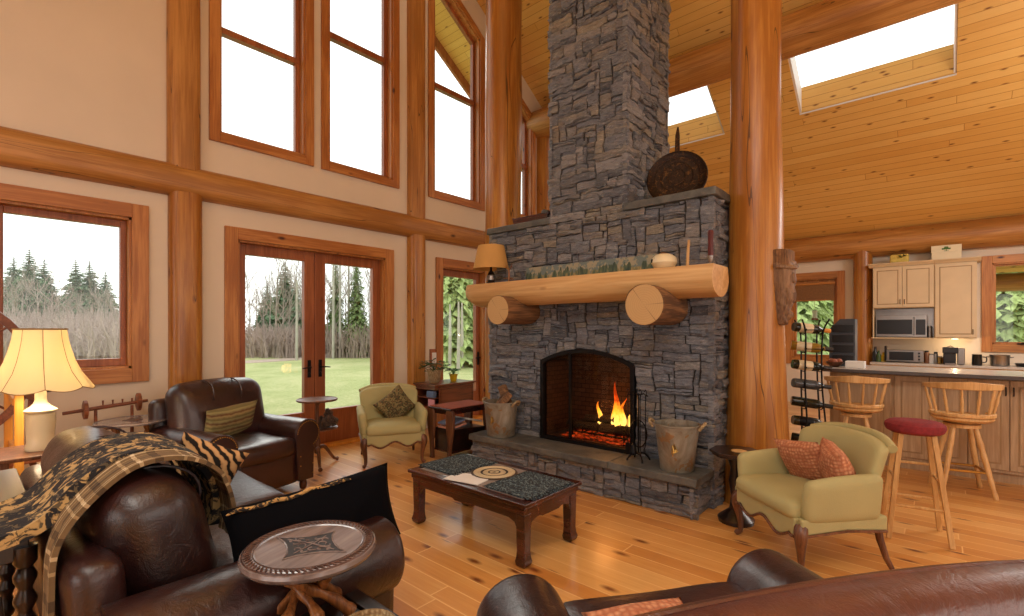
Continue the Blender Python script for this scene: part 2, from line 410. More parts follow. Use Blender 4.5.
M['fire_brick']=brick()
M['winglass']=glass('window_glass'); M['fireglass']=glass('fire_screen_glass',(.78,.74,.70))
M['grass']=None
def grass():
    g=G('meadow_grass'); o=g.obj(); n=g.noise(o,.35,6,.7,.5); n2=g.noise(o,9,5,.8); n3=g.noise(o,.06,3)
    f=g.math('ADD',g.math('MULTIPLY',n,.5),g.math('MULTIPLY',n2,.5))
    c=g.ramp(f,[(.32,h(120,134,74)),(.46,h(156,166,104)),(.56,h(182,184,130)),(.68,h(196,186,144))])
    return g.bsdf(c,.95,g.bump(n2,.8,.08))
M['grass']=grass()
M['track']=plain('pale_dirt_track',h(168,150,134),.95,.1,2)
M['conif']=plain('conifer_green',h(104,128,96),.95,.3,1.2)
M['conif2']=plain('ivy_green',h(120,140,86),.95,.35,2)
M['leafy']=plain('fresh_cedar_green',h(160,178,112),.95,.3,2.5)
M['bare']=plain('bare_twig_grey',h(160,148,138),.95,.2,1.5)
M['bare2']=plain('bare_twig_rosy',h(168,150,140),.95,.22,1.5)
M['pole']=plain('silver_grey_trunk',h(176,170,158),.9,.2,2)
def emis(name,col,st,base=(0,0,0)):
    g=G(name); return g.bsdf(base,.6,None,Emission_Color=(*col,1),Emission_Strength=st)
def shade(name,col):
    g=G(name); d=g.n('ShaderNodeBsdfDiffuse',{0:(*col,1)}); t=g.n('ShaderNodeBsdfTranslucent',{0:(*col,1)})
    mx=g.n('ShaderNodeMixShader',{0:.5,1:d.outputs[0],2:t.outputs[0]}); g.t.links.new(mx.outputs[0],g.out.inputs[0]); return g.m
M['shade']=shade('parchment_shade',h(250,238,206)); M['shade2']=plain('tan_shade_linen',h(196,150,84),.8,.04)
def flame():
    g=G('orange_flame'); s=g.sep(g.obj()); n=g.noise(g.obj(),14,3)
    f=g.math('ADD',g.math('MULTIPLY',s[2],3.2),g.math('MULTIPLY',g.math('SUBTRACT',n,.5),.8))
    c=g.ramp(f,[(.0,h(255,210,110)),(.4,h(255,160,40)),(.9,h(230,70,12))])
    e=g.n('ShaderNodeEmission',{0:c,1:4.5}); tr=g.n('ShaderNodeBsdfTransparent')
    fac=g.ramp(g.math('ADD',f,g.math('MULTIPLY',g.math('SUBTRACT',n,.5),1.2)),[(.2,(.85,)*3),(.95,(.12,)*3)])
    mx=g.n('ShaderNodeMixShader',{0:fac,1:tr.outputs[0],2:e.outputs[0]}); g.t.links.new(mx.outputs[0],g.out.inputs[0]); return g.m
M['flame']=flame()
M['ember']=None
def ember():
    g=G('glowing_embers'); n=g.noise(g.obj(),28,4,.7); c=g.ramp(n,[(.42,(0,0,0)),(.6,h(230,70,20)),(.75,h(255,130,50))])
    return g.bsdf(h(26,20,18),.9,g.bump(n,.8,.02),Emission_Color=c,Emission_Strength=1.2)
M['ember']=ember()
# ------------------------------------------------------------ the setting
fl=MB().box(-6.1,5.2,-5.7,11.7,-.12,0); S(obj('floor',fl,M['floor'],smooth=False))
def slopetop(k=0.,m=0.): return lambda y: ceil(y)-k
def wallcols(mb,x0,x1,ymin,ymax,holes,top):
    ys={ymin,ymax,3.0}
    for a,b,_,_ in holes: ys|={a,b}
    ys=sorted(y for y in ys if ymin<=y<=ymax)
    for a,b in zip(ys,ys[1:]):
        e=1e-6; hs=sorted([q for q in holes if q[0]<=a+e and q[1]>=b-e],key=lambda q:q[2])
        za=zb=0.
        for q in hs:
            if q[2]>za+e: mb.prism([(a,za),(b,zb),(b,q[2]),(a,q[2])],x0,x1,'x')
            t=q[3]
            za,zb=(t(a),t(b)) if callable(t) else (t,t)
        mb.prism([(a,za),(b,zb),(b,top(b)),(a,top(a))],x0,x1,'x')
XW=-5.9
sl=lambda k:(lambda y:ceil(y)-k)
HL=[(.13,1.10,1.13,2.59),(2.05,3.975,0.,2.51),(5.03,5.97,0.,2.50),
    (1.87,2.82,3.65,sl(.62)),(3.13,4.10,3.65,sl(.62)),(4.85,5.86,3.65,sl(.6)),(6.35,7.26,3.65,sl(.6)),
    (8.3,9.6,.9,2.4)]
mb=MB(); wallcols(mb,XW-.2,XW,-5.7,11.7,HL,lambda y:ceil(y)+.1); S(obj('wall_left',mb,M['wall'],smooth=False))
mb=MB(); wallcols(mb,5.,5.2,-5.7,11.7,[],lambda y:ceil(y)+.1); S(obj('wall_right',mb,M['wall'],smooth=False))
mb=MB()   # kitchen wall with two windows
hs=[(-2.32,-1.53,.93,2.54),(.66,1.85,1.26,2.62)]
xs=[-6.1,-2.32,-1.53,.66,1.85,5.2]
for a,b in zip(xs,xs[1:]):
    q=[z for z in hs if z[0]==a]
    if q: mb.box(a,b,11.5,11.7,0,q[0][2]); mb.box(a,b,11.5,11.7,q[0][3],3.35)
    else: mb.box(a,b,11.5,11.7,0,3.35)
S(obj('wall_back',mb,M['wall'],smooth=False))
S(obj('wall_front',MB().box(-6.1,5.2,-5.7,-5.5,0,3.3),M['wall'],smooth=False))
# ceiling with skylight wells
SKY=[(-4.73,-2.86),(-1.70,.17),(1.33,3.2)]; SY=(7.72,8.95)  # third column and the whole front slope are unseen skylights added for light
def roofside(mb,ys,holes):
    xs=sorted({-7.1,5.2}|{v for p in holes for v in p})
    for a,b in zip(xs,xs[1:]):
        for y0,y1 in zip(ys,ys[1:]):
            if (a,b) in holes and (y0,y1) in (SY,(-2.95,-1.72)): continue
            mb.prism([(y0,ceil(y0)),(y1,ceil(y1)),(y1,ceil(y1)+.42),(y0,ceil(y0)+.42)],a,b,'x')
mb=MB(); roofside(mb,[3.0,7.72,8.95,12.6],SKY); roofside(mb,[-6.6,-2.95,-1.72,3.0],SKY); S(obj('ceiling',mb,M['ceil'],smooth=False))
k=0
for (ya,yb) in (SY,(-2.95,-1.72)):
    for a,b in SKY:
        k+=1; w=S(obj('skylight_%d'%k,MB().prism([(ya,ceil(ya)+.40),(yb,ceil(yb)+.40),(yb,ceil(yb)+.42),(ya,ceil(ya)+.42)],a,b,'x'),M['winglass'],smooth=False))
        f=MB()
        for x in (a,b-.03): f.prism([(ya,ceil(ya)+.02),(yb,ceil(yb)+.02),(yb,ceil(yb)+.40),(ya,ceil(ya)+.40)],x,x+.03,'x')
        obj('well_lining',f,M['white'],w,smooth=False)
        yl=yb if ya>3 else ya; sg=-1 if ya>3 else 1
        obj('well_boards',MB().box(a+.03,b-.03,min(yl,yl+sg*.012),max(yl,yl+sg*.012),ceil(yl)+.02,ceil(yl)+.36),M['ceilz'],w,smooth=False)
        f=MB()
        f.box(a,b,yl-.012,yl+.012,ceil(yl)-.012,ceil(yl)+.006); obj('well_edge_trim',f,M['white'],w,smooth=False)
# fascia of the roof overhang
f=MB()
f.prism([(3,8.75),(12.6,ceil(12.6)-.2),(12.6,ceil(12.6)+.1),(3,9.05)],-7.16,-7.1,'x'); f.prism([(-6.6,ceil(-6.6)-.2),(3,8.75),(3,9.05),(-6.6,ceil(-6.6)+.1)],-7.16,-7.1,'x')
S(obj('trim_1',f,M['sash'],smooth=False))
def log(name,p0,p1,r0,r1=None,mat='log',seg=28,sq=2.0,wob=.02,taper=None,parent=None,seed=0,n=24,lift=0):
    p0=Vector(p0);p1=Vector(p1);L=(p1-p0).length; r1=r1 or r0; mb=MB(); vs=[];fs=[]
    for k in range(n+1):
        t=k/n; z=t*L; rr=(r0+(r1-r0)*t)
        if taper: rr=taper(z)
        for i in range(seg):
            a=2*PI*i/seg; q=rr*(1+wob*noise.noise(Vector((math.cos(a)*1.3+seed*7,math.sin(a)*1.3,z*.8))))
            cc,ss=math.cos(a),math.sin(a); q*=(abs(cc)**sq+abs(ss)**sq)**(-1/sq); vs.append((q*cc,q*ss,z))
    for k in range(n):
        for i in range(seg):
            j=(i+1)%seg; fs.append((k*seg+i,k*seg+j,(k+1)*seg+j,(k+1)*seg+i))
    fs+= [tuple(range(seg-1,-1,-1)),tuple(range(n*seg,(n+1)*seg))]
    mb.add(vs,fs); o=obj(name,mb,M[mat],parent); o.location=p0
    o.rotation_euler=(p1-p0).to_track_quat('Z','Y').to_euler(); return o
L1=S(log('trim_2',(XW-.02,-5.5,3.035),(XW-.02,11.5,3.035),.165,.16,'beam',wob=.05,seed=1,sq=2.8))
for i,(y,z0,z1) in enumerate(((1.545,0,2.92),(1.53,3.15,ceil(1.53)),(4.50,0,2.92),(4.50,3.15,ceil(4.5)))):
    S(log('trim_%d'%(3+i),(XW-.035,y,z0),(XW-.035,y,z1),.143,.145,'log' if not z0 else 'beam',wob=.05,seed=i+3,sq=5,seg=40))
S(log('trim_7',(XW,7.62,3.2),(XW,7.62,5.5),.2,.2,'log',seed=9))
S(log('trim_8',(-6.1,11.42,3.13),(5,11.42,3.13),.25,.25,'beam',wob=.04,seed=11))
S(log('trim_9',(-1.10,11.36,0),(-1.10,11.36,3.0),.15,.15,'log',seed=12))
S(log('trim_10',(-7.0,7.47,5.50),(5,7.47,5.50),.27,.27,'beam',wob=.03,seed=13))
S(log('trim_11',(-7.0,3,8.55),(5,3,8.55),.25,.25,'beam',seed=14))
S(log('trim_12',(-7.0,-1.45,5.62),(5,-1.45,5.62),.25,.25,'beam',seed=15))
def flare(rt,rb,h=2.6): return lambda z: rt+(rb-rt)*math.exp(-z/h*1.9)
pr_=log('log_post',(-1.215,4.62,0),(-1.215,4.62,ceil(4.6)-.02),.22,mat='log',taper=flare(.197,.28),wob=.07,seed=21,seg=36,n=60)
tag(pr_,'massive flared honey-coloured log post at the right end of the stone fireplace','post','round log posts flanking the fireplace')
pl=log('log_post',(-4.25,4.66,0),(-4.25,4.66,ceil(4.66)-.02),.25,mat='log',taper=flare(.235,.25),wob=.07,seed=25,seg=36,n=60)
tag(pl,'tall round honey-coloured log post behind the left end of the stone fireplace','post','round log posts flanking the fireplace')

# ------------------------------------------------------------ windows and doors
def casing_left(root,y0,y1,z0,z1,w=.135,bottom=True,topfn=None):
    # boards round an opening y0..y1 on the window wall
    x0,x1=XW,XW+.032
    tf=topfn or (lambda y:z1)
    for a,b in ((y0-w,y0),(y1,y1+w)):
        zb=z0-(w if bottom else 0)
        obj('side_casing',MB().prism([(a,zb),(b,zb),(b,tf(b)+w*(1.2 if topfn else 1)),(a,tf(a)+w*(1.2 if topfn else 1))],x0,x1,'x'),M['casing_v'],root,bevel=.004)
    ys=sorted({y0,y1}|({3.0} if y0<3<y1 else set()))
    for a,b in zip(ys,ys[1:]):
        obj('head_casing',MB().prism([(a,tf(a)),(b,tf(b)),(b,tf(b)+w*1.2),(a,tf(a)+w*1.2)] if topfn else [(a,z1),(b,z1),(b,z1+w),(a,z1+w)],x0,x1+.004,'x'),M['casing_h'],root,bevel=.004)
    if bottom: obj('sill_casing',MB().box(x0,x1+.006,y0,y1,z0-w,z0),M['casing_h'],root,bevel=.004)
    j=MB(); t=.022
    zb=z0
    for a,b in ((y0,y0+t),(y1-t,y1)): j.prism([(a,zb),(b,zb),(b,tf(b)),(a,tf(a))],XW-.2,XW+.004,'x')
    j.prism([(y0,tf(y0)-t),(y1,tf(y1)-t),(y1,tf(y1)),(y0,tf(y0))],XW-.2,XW+.004,'x')
    if bottom: j.box(XW-.2,XW+.004,y0,y1,z0,z0+t)
    obj('jamb',j,M['casing_v'],root,smooth=False)
def pane_left(root,y0,y1,z0,z1,topfn=None,xg=-6.03):
    tf=topfn or (lambda y:z1)
    obj('pane',MB().prism([(y0,z0),(y1,z0),(y1,tf(y1)),(y0,tf(y0))],xg-.004,xg+.004,'x'),M['winglass'],root,smooth=False)
def sash_left(name,root,y0,y1,z0,z1,gy0,gy1,gz0,gz1,topfn=None,gt=None,mat='sash',x0=-6.06,x1=-5.99):
    tf=topfn or (lambda y:z1); gf=gt or (lambda y:gz1); m=MB()
    m.prism([(y0,z0),(gy0,z0),(gy0,tf(gy0)),(y0,tf(y0))],x0,x1,'x'); m.prism([(gy1,z0),(y1,z0),(y1,tf(y1)),(gy1,tf(gy1))],x0,x1,'x')
    m.box(x0,x1,gy0,gy1,z0,gz0); m.prism([(gy0,gf(gy0)),(gy1,gf(gy1)),(gy1,tf(gy1)),(gy0,tf(gy0))],x0,x1,'x')
    o=obj(name,m,M[mat],root,bevel=.005)
    pane_left(o,gy0,gy1,gz0,gz1,gt); return o
w=SE('window_1',(0,0,0)); casing_left(w,.13,1.10,1.13,2.59)
s_=sash_left('sash',w,.152,1.078,1.152,2.568,.243,1.03,1.225,2.505)
w=SE('window_2'); casing_left(w,1.87,2.82,3.65,0,.105,True,sl(.62)); sash_left('sash',w,1.892,2.798,3.672,0,1.915,2.745,3.705,0,sl(.64),sl(.70))
obj('transom_bar',MB().box(-6.07,-5.985,1.892,2.798,4.80,4.87),M['sash'],w,bevel=.004)
w=SE('window_3'); casing_left(w,3.13,4.10,3.65,0,.105,True,sl(.62)); sash_left('sash',w,3.152,4.078,3.672,0,3.2,4.02,3.715,0,sl(.64),sl(.70))
obj('transom_bar',MB().box(-6.07,-5.985,3.152,4.078,5.33,5.41),M['sash'],w,bevel=.004)
w=SE('window_4'); casing_left(w,4.85,5.86,3.65,0,.105,True,sl(.6)); sash_left('sash',w,4.872,5.838,3.672,0,4.965,5.79,3.715,0,sl(.62),sl(.70))
obj('transom_bar',MB().box(-6.07,-5.985,4.872,5.838,5.34,5.42),M['sash'],w,bevel=.004)
w=SE('window_5'); casing_left(w,6.35,7.26,3.65,0,.105,True,sl(.6)); sash_left('sash',w,6.372,7.238,3.672,0,6.44,7.17,3.715,0,sl(.62),sl(.70))
obj('transom_bar',MB().box(-6.07,-5.985,6.372,7.238,4.6,4.68),M['sash'],w,bevel=.004)
w=SE('window_8'); casing_left(w,8.3,9.6,.9,2.4); sash_left('sash',w,8.32,9.58,.92,2.38,8.4,9.5,1.0,2.3)
d=SE('door_1'); casing_left(d,2.05,3.975,0,2.51,.135,False)
def handle(root,y,x=-5.985,side=1):
    hm=MB(); hm.box(x,x+.012,y-.022,y+.022,.90,1.12); o=obj('handle_plate',hm,M['iron'],root,bevel=.004)
    lv=MB(); lv.tube([(x+.01,y,1.03),(x+.055,y,1.03),(x+.06,y+side*.03,1.03),(x+.058,y+side*.11,1.022)],[.01,.01,.009,.007],8)
    lv.lathe([(.012,0),(.014,.012),(.006,.02)],12,(x+.01,y,.955),(0,PI/2,0)); obj('lever',lv,M['iron'],o)
for (a,b,g0,g1,hy,sd) in ((2.072,2.985,2.165,2.854,2.915,-1),(2.99,3.953,3.132,3.836,3.06,1)):
    lf=sash_left('door_leaf',d,a,b,.035,2.488,g0,g1,.465,2.367,x0=-6.06,x1=-5.985); handle(lf,hy,side=sd)
obj('threshold',MB().box(-6.1,-5.86,2.05,3.975,0,.035),M['oak'],d,bevel=.006)
d=SE('door_2'); casing_left(d,5.03,5.97,0,2.50,.135,False)
lf=sash_left('door_leaf',d,5.052,5.948,.035,2.478,5.13,5.86,.465,2.37,x0=-6.06,x1=-5.985); handle(lf,5.905,side=-1)
obj('threshold',MB().box(-6.1,-5.86,5.03,5.97,0,.035),M['oak'],d,bevel=.006)
# kitchen windows
def kwin(name,x0,x1,z0,z1,cw,gx0,gx1,gz0,gz1):
    w=SE(name); Y=11.5
    for a,b in ((x0-cw,x0),(x1,x1+cw)): obj('side_casing',MB().box(a,b,Y-.032,Y,z0-cw,z1+cw),M['casing_v'],w,bevel=.004)
    for a,b in ((z1,z1+cw),(z0-cw,z0)): obj('head_casing' if a==z1 else 'sill_casing',MB().box(x0,x1,Y-.036,Y,a,b),M['casing_x'],w,bevel=.004)
    j=MB()
    for a,b in ((x0,x0+.02),(x1-.02,x1)): j.box(a,b,Y-.01,Y+.2,z0,z1)
    j.box(x0,x1,Y-.01,Y+.2,z0,z0+.02); j.box(x0,x1,Y-.01,Y+.2,z1-.02,z1); obj('jamb',j,M['casing_v'],w,smooth=False)
    m=MB(); m.box(x0+.02,gx0,Y+.06,Y+.12,z0+.02,z1-.02); m.box(gx1,x1-.02,Y+.06,Y+.12,z0+.02,z1-.02)
    m.box(gx0,gx1,Y+.06,Y+.12,z0+.02,gz0); m.box(gx0,gx1,Y+.06,Y+.12,gz1,z1-.02)
    s=obj('sash',m,M['casing_v'],w,bevel=.004); obj('pane',MB().box(gx0,gx1,Y+.086,Y+.094,gz0,gz1),M['winglass'],s,smooth=False)
    return w
kwin('window_6',-2.32,-1.53,.93,2.54,.13,-2.25,-1.6,1.0,2.47)
w=kwin('window_7',.66,1.85,1.26,2.62,.13,.71,1.79,1.30,2.57)
ck=MB(); ck.tube([(1.0,11.45,1.28),(1.0,11.42,1.285),(1.09,11.40,1.29)],[.012,.012,.009],8); ck.box(.95,1.05,11.45,11.47,1.262,1.285); obj('crank_handle',ck,M['iron'],w)
sw=MB(); sw.box(XW,XW+.018,4.775,4.93,.93,1.205); s0=obj('switch_board',sw,M['sash'],bevel=.004)
tag(s0,'small wooden switch plate surround on wall left of the single glass door','light switch')
obj('switch_plate',MB().box(XW+.018,XW+.025,4.81,4.895,.985,1.15),M['white'],s0,bevel=.003); 

# ------------------------------------------------------------ masonry
def stones(mb,W,H,place,seed,blocked=None,clip=None,cu=.046,cv=.025,base=.010,amp=.03,res=.028,edge=1.0):
    rr=random.Random(seed); nu=int(round(W/cu)); nv=int(round(H/cv)); cu=W/nu; cv=H/nv
    occ=[[False]*nv for _ in range(nu)]
    if blocked:
        for i in range(nu):
            for j in range(nv):
                if blocked((i+.5)*cu,(j+.5)*cv): occ[i][j]=True
    for j in range(nv):
        for i in range(nu):
            if occ[i][j]: continue
            t=rr.random()
            if t<.62: w=rr.randint(4,10); hh=rr.randint(1,3)
            elif t<.9: w=rr.randint(3,7); hh=rr.randint(2,5)
            else: w=rr.randint(2,3); hh=rr.randint(5,8)
            a=0
            while a<w and i+a<nu and not occ[i+a][j]: a+=1
            if i+a<nu and i+a+1>=nu and not occ[i+a][j]: a+=1
            w=max(1,a); b=1
            while b<hh and j+b<nv and all(not occ[i+q][j+b] for q in range(w)): b+=1
            for q in range(w):
                for p in range(b): occ[i+q][j+p]=True
            u0,u1,v0,v1=i*cu,(i+w)*cu,j*cv,(j+b)*cv
            gp=.0012+.0025*rr.random(); d0=base+amp*rr.random(); tone=rr.uniform(.06,1)
            if rr.random()<.7: tone=rr.choice((rr.uniform(.12,.6),rr.uniform(.8,.95)))
            n1=max(2,int((u1-u0)/res)); n2=max(2,int((v1-v0)/res)); vs=[];fs=[]
            tu=rr.uniform(-.012,.012); tv=rr.uniform(-.012,.012); sk=[rr.uniform(0,.006) for _ in range(4)]
            for a in range(-1,n1+2):
                for b2 in range(-1,n2+2):
                    s=min(max(a/n1,0),1); t2=min(max(b2/n2,0),1)
                    e=(a in(-1,n1+1)) or (b2 in(-1,n2+1)); e1=(a in(0,n1)) or (b2 in(0,n2))
                    uu=u0+gp+sk[0]*(1-s)+(u1-u0-2*gp-sk[0]-sk[1])*s; vv=v0+gp+(v1-v0-2*gp)*t2
                    if not e:
                        uu+= .012*noise.noise(Vector((uu*11,vv*11,seed))); vv+=.011*noise.noise(Vector((uu*14,vv*14,seed+9)))
                    dd=-.02 if e else d0+tu*(s-.5)+tv*(t2-.5)+.040*(noise.noise(Vector((uu*8+d0*99,vv*24,seed)))*.6+noise.noise(Vector((uu*24,vv*60,seed+5)))*.4)-(.008 if e1 else 0)
                    if dd<.002 and not e: dd=.002
                    if res<.05 and not (i==0 and s==0) and not (i+w>=nu and s==1):
                        eu=min(1,min(uu,W-uu)/.15); ev=min(1,min(vv,H-vv)/.1)
                        du=.03*eu*noise.noise(Vector((uu*3.1,vv*3.1,seed+30))); dv=.024*ev*noise.noise(Vector((uu*4.2,vv*4.2,seed+60)))
                        uu+=du; vv+=dv
                    if clip: uu,vv=clip(uu,vv)
                    if i==0 and s==0: uu=-.012-d0*.5*edge
                    if i+w>=nu and s==1: uu=W+.012*edge+d0*.5*edge
                    vv=min(max(vv,0),H)
                    vs.append(place(uu,vv,dd))
            m=n2+3
            for a in range(n1+2):
                for b2 in range(n2+2):
                    q=a*m+b2; fs.append((q,q+m,q+m+1,q+1))
            mb.add(vs,fs,tone)
FX0,FX1,FY,FYB=-4.005,-1.445,4.19,5.09
fp=T('stone_fireplace','tall grey ledgestone fireplace and chimney with raised hearth between two log posts','fireplace',(0,0,0))
OX0,OX1,OZ0,OZS,OZP=-3.23,-2.15,.345,1.165,1.295
oc=(OX0+OX1)/2; ow=(OX1-OX0)/2; orad=(ow**2+(OZP-OZS)**2)/(2*(OZP-OZS))
def arch(x): return OZP-orad+math.sqrt(max(0,orad**2-(x-oc)**2))
# body core
body=MB(); zt=2.63
body.box(FX0,OX0,FY,FYB,0,zt,0); body.box(OX1,FX1,FY,FYB,0,zt,0); body.box(OX0,OX1,FY+.5,FYB,0,zt,0); body.box(OX0,OX1,FY,FY+.5,0,OZ0-.01,0)
n=16
for i in range(n):
    a=OX0+(OX1-OX0)*i/n; b=OX0+(OX1-OX0)*(i+1)/n
    body.prism([(a,arch(a)),(b,arch(b)),(b,zt),(a,zt)],FY,FY+.5,'y',0)
def blk(u,v):
    x=FX0+u; return OX0<x<OX1 and OZ0-.05<v<arch(x)
def clp(u,v):
    x=FX0+u
    if OX0-.0<x<OX1 and v<arch(x)-.0 and v>OZ0:
        m=[(x-OX0,0),(OX1-x,1),(arch(x)-v,2)]; k=min(m)[1]
        if k==0: u=OX0-FX0
        elif k==1: u=OX1-FX0
        else: v=arch(x)
    return u,v
stones(body,FX1-FX0,zt,lambda u,v,d:(FX0+u,FY-d,v),3,blk,clp)
stones(body,FYB-FY,zt,lambda u,v,d:(FX1+d,FY+u,v),5)
stones(body,FYB-FY,zt,lambda u,v,d:(FX0-d,FYB-u,v),6,cu=.06,cv=.04,res=.06)
stones(body,FX1-FX0,zt,lambda u,v,d:(FX1-u,FYB+d,v),8,cu=.07,cv=.05,res=.09)
obj('stone_surround',body,M['stone'],fp,angle=32)
CX0,CX1,CYB=-3.12,-2.245,5.10; ct=ceil(4.17)
ch=MB(); ch.box(CX0,CX1,FY,CYB,zt,8.0,0)
H1=7.9-zt
stones(ch,CX1-CX0,H1,lambda u,v,d:(CX0+u,FY-d,zt+v),13,res=.03)
stones(ch,CYB-FY,H1,lambda u,v,d:(CX1+d,FY+u,zt+v),15,res=.03)
stones(ch,CYB-FY,H1,lambda u,v,d:(CX0-d,CYB-u,zt+v),16,cu=.06,cv=.04,res=.07)
stones(ch,CX1-CX0,H1,lambda u,v,d:(CX1-u,CYB+d,zt+v),18,cu=.09,cv=.06,res=.12)
obj('chimney_stack',ch,M['stone'],fp,angle=32)
def slabmb(x0,x1,y0,y1,z0,z1,seed):
    def fn(p,u):
        return p+Vector((.006*noise.noise(Vector((p.y*9,p.z*20,seed))),.008*noise.noise(Vector((p.x*9,p.z*20,seed+3))),.002*noise.noise(p*8)))
    m=MB()
    n=28; m.rbox(((x0+x1)/2,(y0+y1)/2,(z0+z1)/2),(x1-x0,y1-y0,z1-z0),.008,n=n,fn=fn); return m
obj('ledge_slab',slabmb(CX1+.0,FX1+.05,FY-.05,FYB+.03,zt,2.70,1),M['slab'],fp,angle=45)
obj('ledge_slab',slabmb(FX0-.05,CX0,FY-.05,FYB+.03,zt,2.70,2),M['slab'],fp,angle=45)
HX0,HX1,HY=-3.97,-1.43,3.80
hb=MB(); hb.box(HX0+.05,HX1-.06,HY+.06,FY,0,.27,0)
stones(hb,HX1-HX0-.04,.27,lambda u,v,d:(HX0+.02+u,HY+.035-d,v),23,base=.006,amp=.02)
stones(hb,FY-HY-.03,.27,lambda u,v,d:(HX1-.035+d,HY+.03+u,v),24,base=.006,amp=.02)
stones(hb,FY-HY-.03,.27,lambda u,v,d:(HX0+.035-d,FY-u,v),25,base=.006,amp=.02)
obj('hearth_base',hb,M['stone'],fp,angle=32)
xs=[HX0-.01,-3.05,-2.2,HX1+.015]
for a,b in zip(xs,xs[1:]): obj('hearth_slab',slabmb(a,b-.004,HY-.02,FY-.0,.27,.335,a),M['slab'],fp,angle=45)
# firebox
fb=MB(); t=.03
fb.box(OX0,OX0+t,FY+.02,FY+.5,OZ0,1.16); fb.box(OX1-t,OX1,FY+.02,FY+.5,OZ0,1.16); fb.box(OX0,OX1,FY+.44,FY+.5,OZ0,1.29); fb.box(OX0,OX1,FY,FY+.5,OZ0-.01,OZ0+.02)
obj('firebox_lining',fb,M['fire_brick'],fp,smooth=False)
def archring(w0,w1,y0,y1):
    pts=[]
    def path(off):
        q=[(OX0-off,OZ0-off if off>0 else OZ0-off)]
        for i in range(25):
            x=OX0+(OX1-OX0)*i/24; a=math.atan2(arch(x)-(OZP-orad),x-oc); q.append((x+math.cos(a)*off*(1 if 0<i<24 else 1),arch(x)+math.sin(a)*off))
        q[1]=(OX0-off,q[1][1]); q[-1]=(OX1+off,q[-1][1]); q.append((OX1+off,OZ0-off)); return q
    A=path(w1);B=path(w0); n=len(A); m=MB(); vs=[];fs=[]
    for y in (y0,y1):
        for p in A: vs.append((p[0],y,p[1]))
        for p in B: vs.append((p[0],y,p[1]))
    for i in range(n):
        j=(i+1)%n
        fs+= [(i,j,n+j,n+i),(2*n+i,3*n+i,3*n+j,2*n+j),(i,2*n+i,2*n+j,j),(n+i,n+j,3*n+j,3*n+i)]
    return m.add(vs,fs)
obj('fire_door_frame',archring(-.028,.014,FY-.05,FY+.01),M['iron'],fp,angle=30,bevel=.004)
m=MB(); q=[(OX0+.02,OZ0+.02)]+[(OX0+.02+(OX1-OX0-.04)*i/20,arch(OX0+.02+(OX1-OX0-.04)*i/20)-.02) for i in range(21)]+[(OX1-.02,OZ0+.02)]
obj('fire_door_glass',m.prism(q,FY-.018,FY-.012,'y'),M['fireglass'],fp,smooth=False)
m=MB(); m.box(oc-.19,oc-.165,FY-.035,FY-.01,OZ0+.02,arch(oc-.18)-.01); obj('fire_door_bar',m,M['iron'],fp)
# mantel: a flat-topped log
ml=MB(); vs=[];fs=[]; n=60; ring=[]
MX0,MX1=-4.10,-1.31
def mring(k,shr=0):
    out=[]
    for i in range(28):
        a=-PI+PI*i/27*1.0  # lower half from -x round to +x
        out.append((math.cos(a),math.sin(a)))
    return out
base=[(-.20,.0)]
prof=[]
for i in range(25):
    a=PI+PI*i/24; prof.append((.195*math.cos(a),.155*math.sin(a)-.095+.0))
prof=[(-.17,0)]+prof+[(.17,0)]
seg=len(prof)
for k in range(n+1):
    t=k/n; x=MX0+(MX1-MX0)*t; f=1.0
    if t<.05: f=.80+.20*math.sqrt(t/.05)
    vsr=[]
    for (py,pz) in prof:
        w=1+.03*noise.noise(Vector((x*1.6,py*4,pz*4)))
        vs.append((x+ (.10*(1-f)*0),4.0+py*w*f,2.015+pz*w*(f if t<.05 else 1)*(1.02-.02*t)))
for k in range(n):
    for i in range(seg):
        j=(i+1)%seg; fs.append((k*seg+i,(k+1)*seg+i,(k+1)*seg+j,k*seg+j))
fs+=[tuple(range(seg)),tuple(range((n+1)*seg-1,n*seg-1,-1))]
mo=MB(); mo.add([(y-4.0,z-2.015,x-MX0) for x,y,z in vs],fs)  # local grain runs along z
om=obj('mantel_log',mo,M['mantel'],fp,angle=50); om.location=(MX0,4.0,2.015); om.rotation_euler=Matrix(((0,0,1),(1,0,0),(0,1,0))).to_euler()
for x,s in ((-3.42,.15),(-1.80,.168)):
    c=log('corbel_log',(x,4.22,1.705),(x,3.66,1.705),s*.97,s,'bark',wob=.05,seed=x,parent=fp)
    e=MB(); e.lathe([(s*.985,0),(s*.97,.006),(0.0001,.006)],40); oe=obj('sawn_end',e,M['cutend'],c,angle=60); oe.location=(0,0,.558)
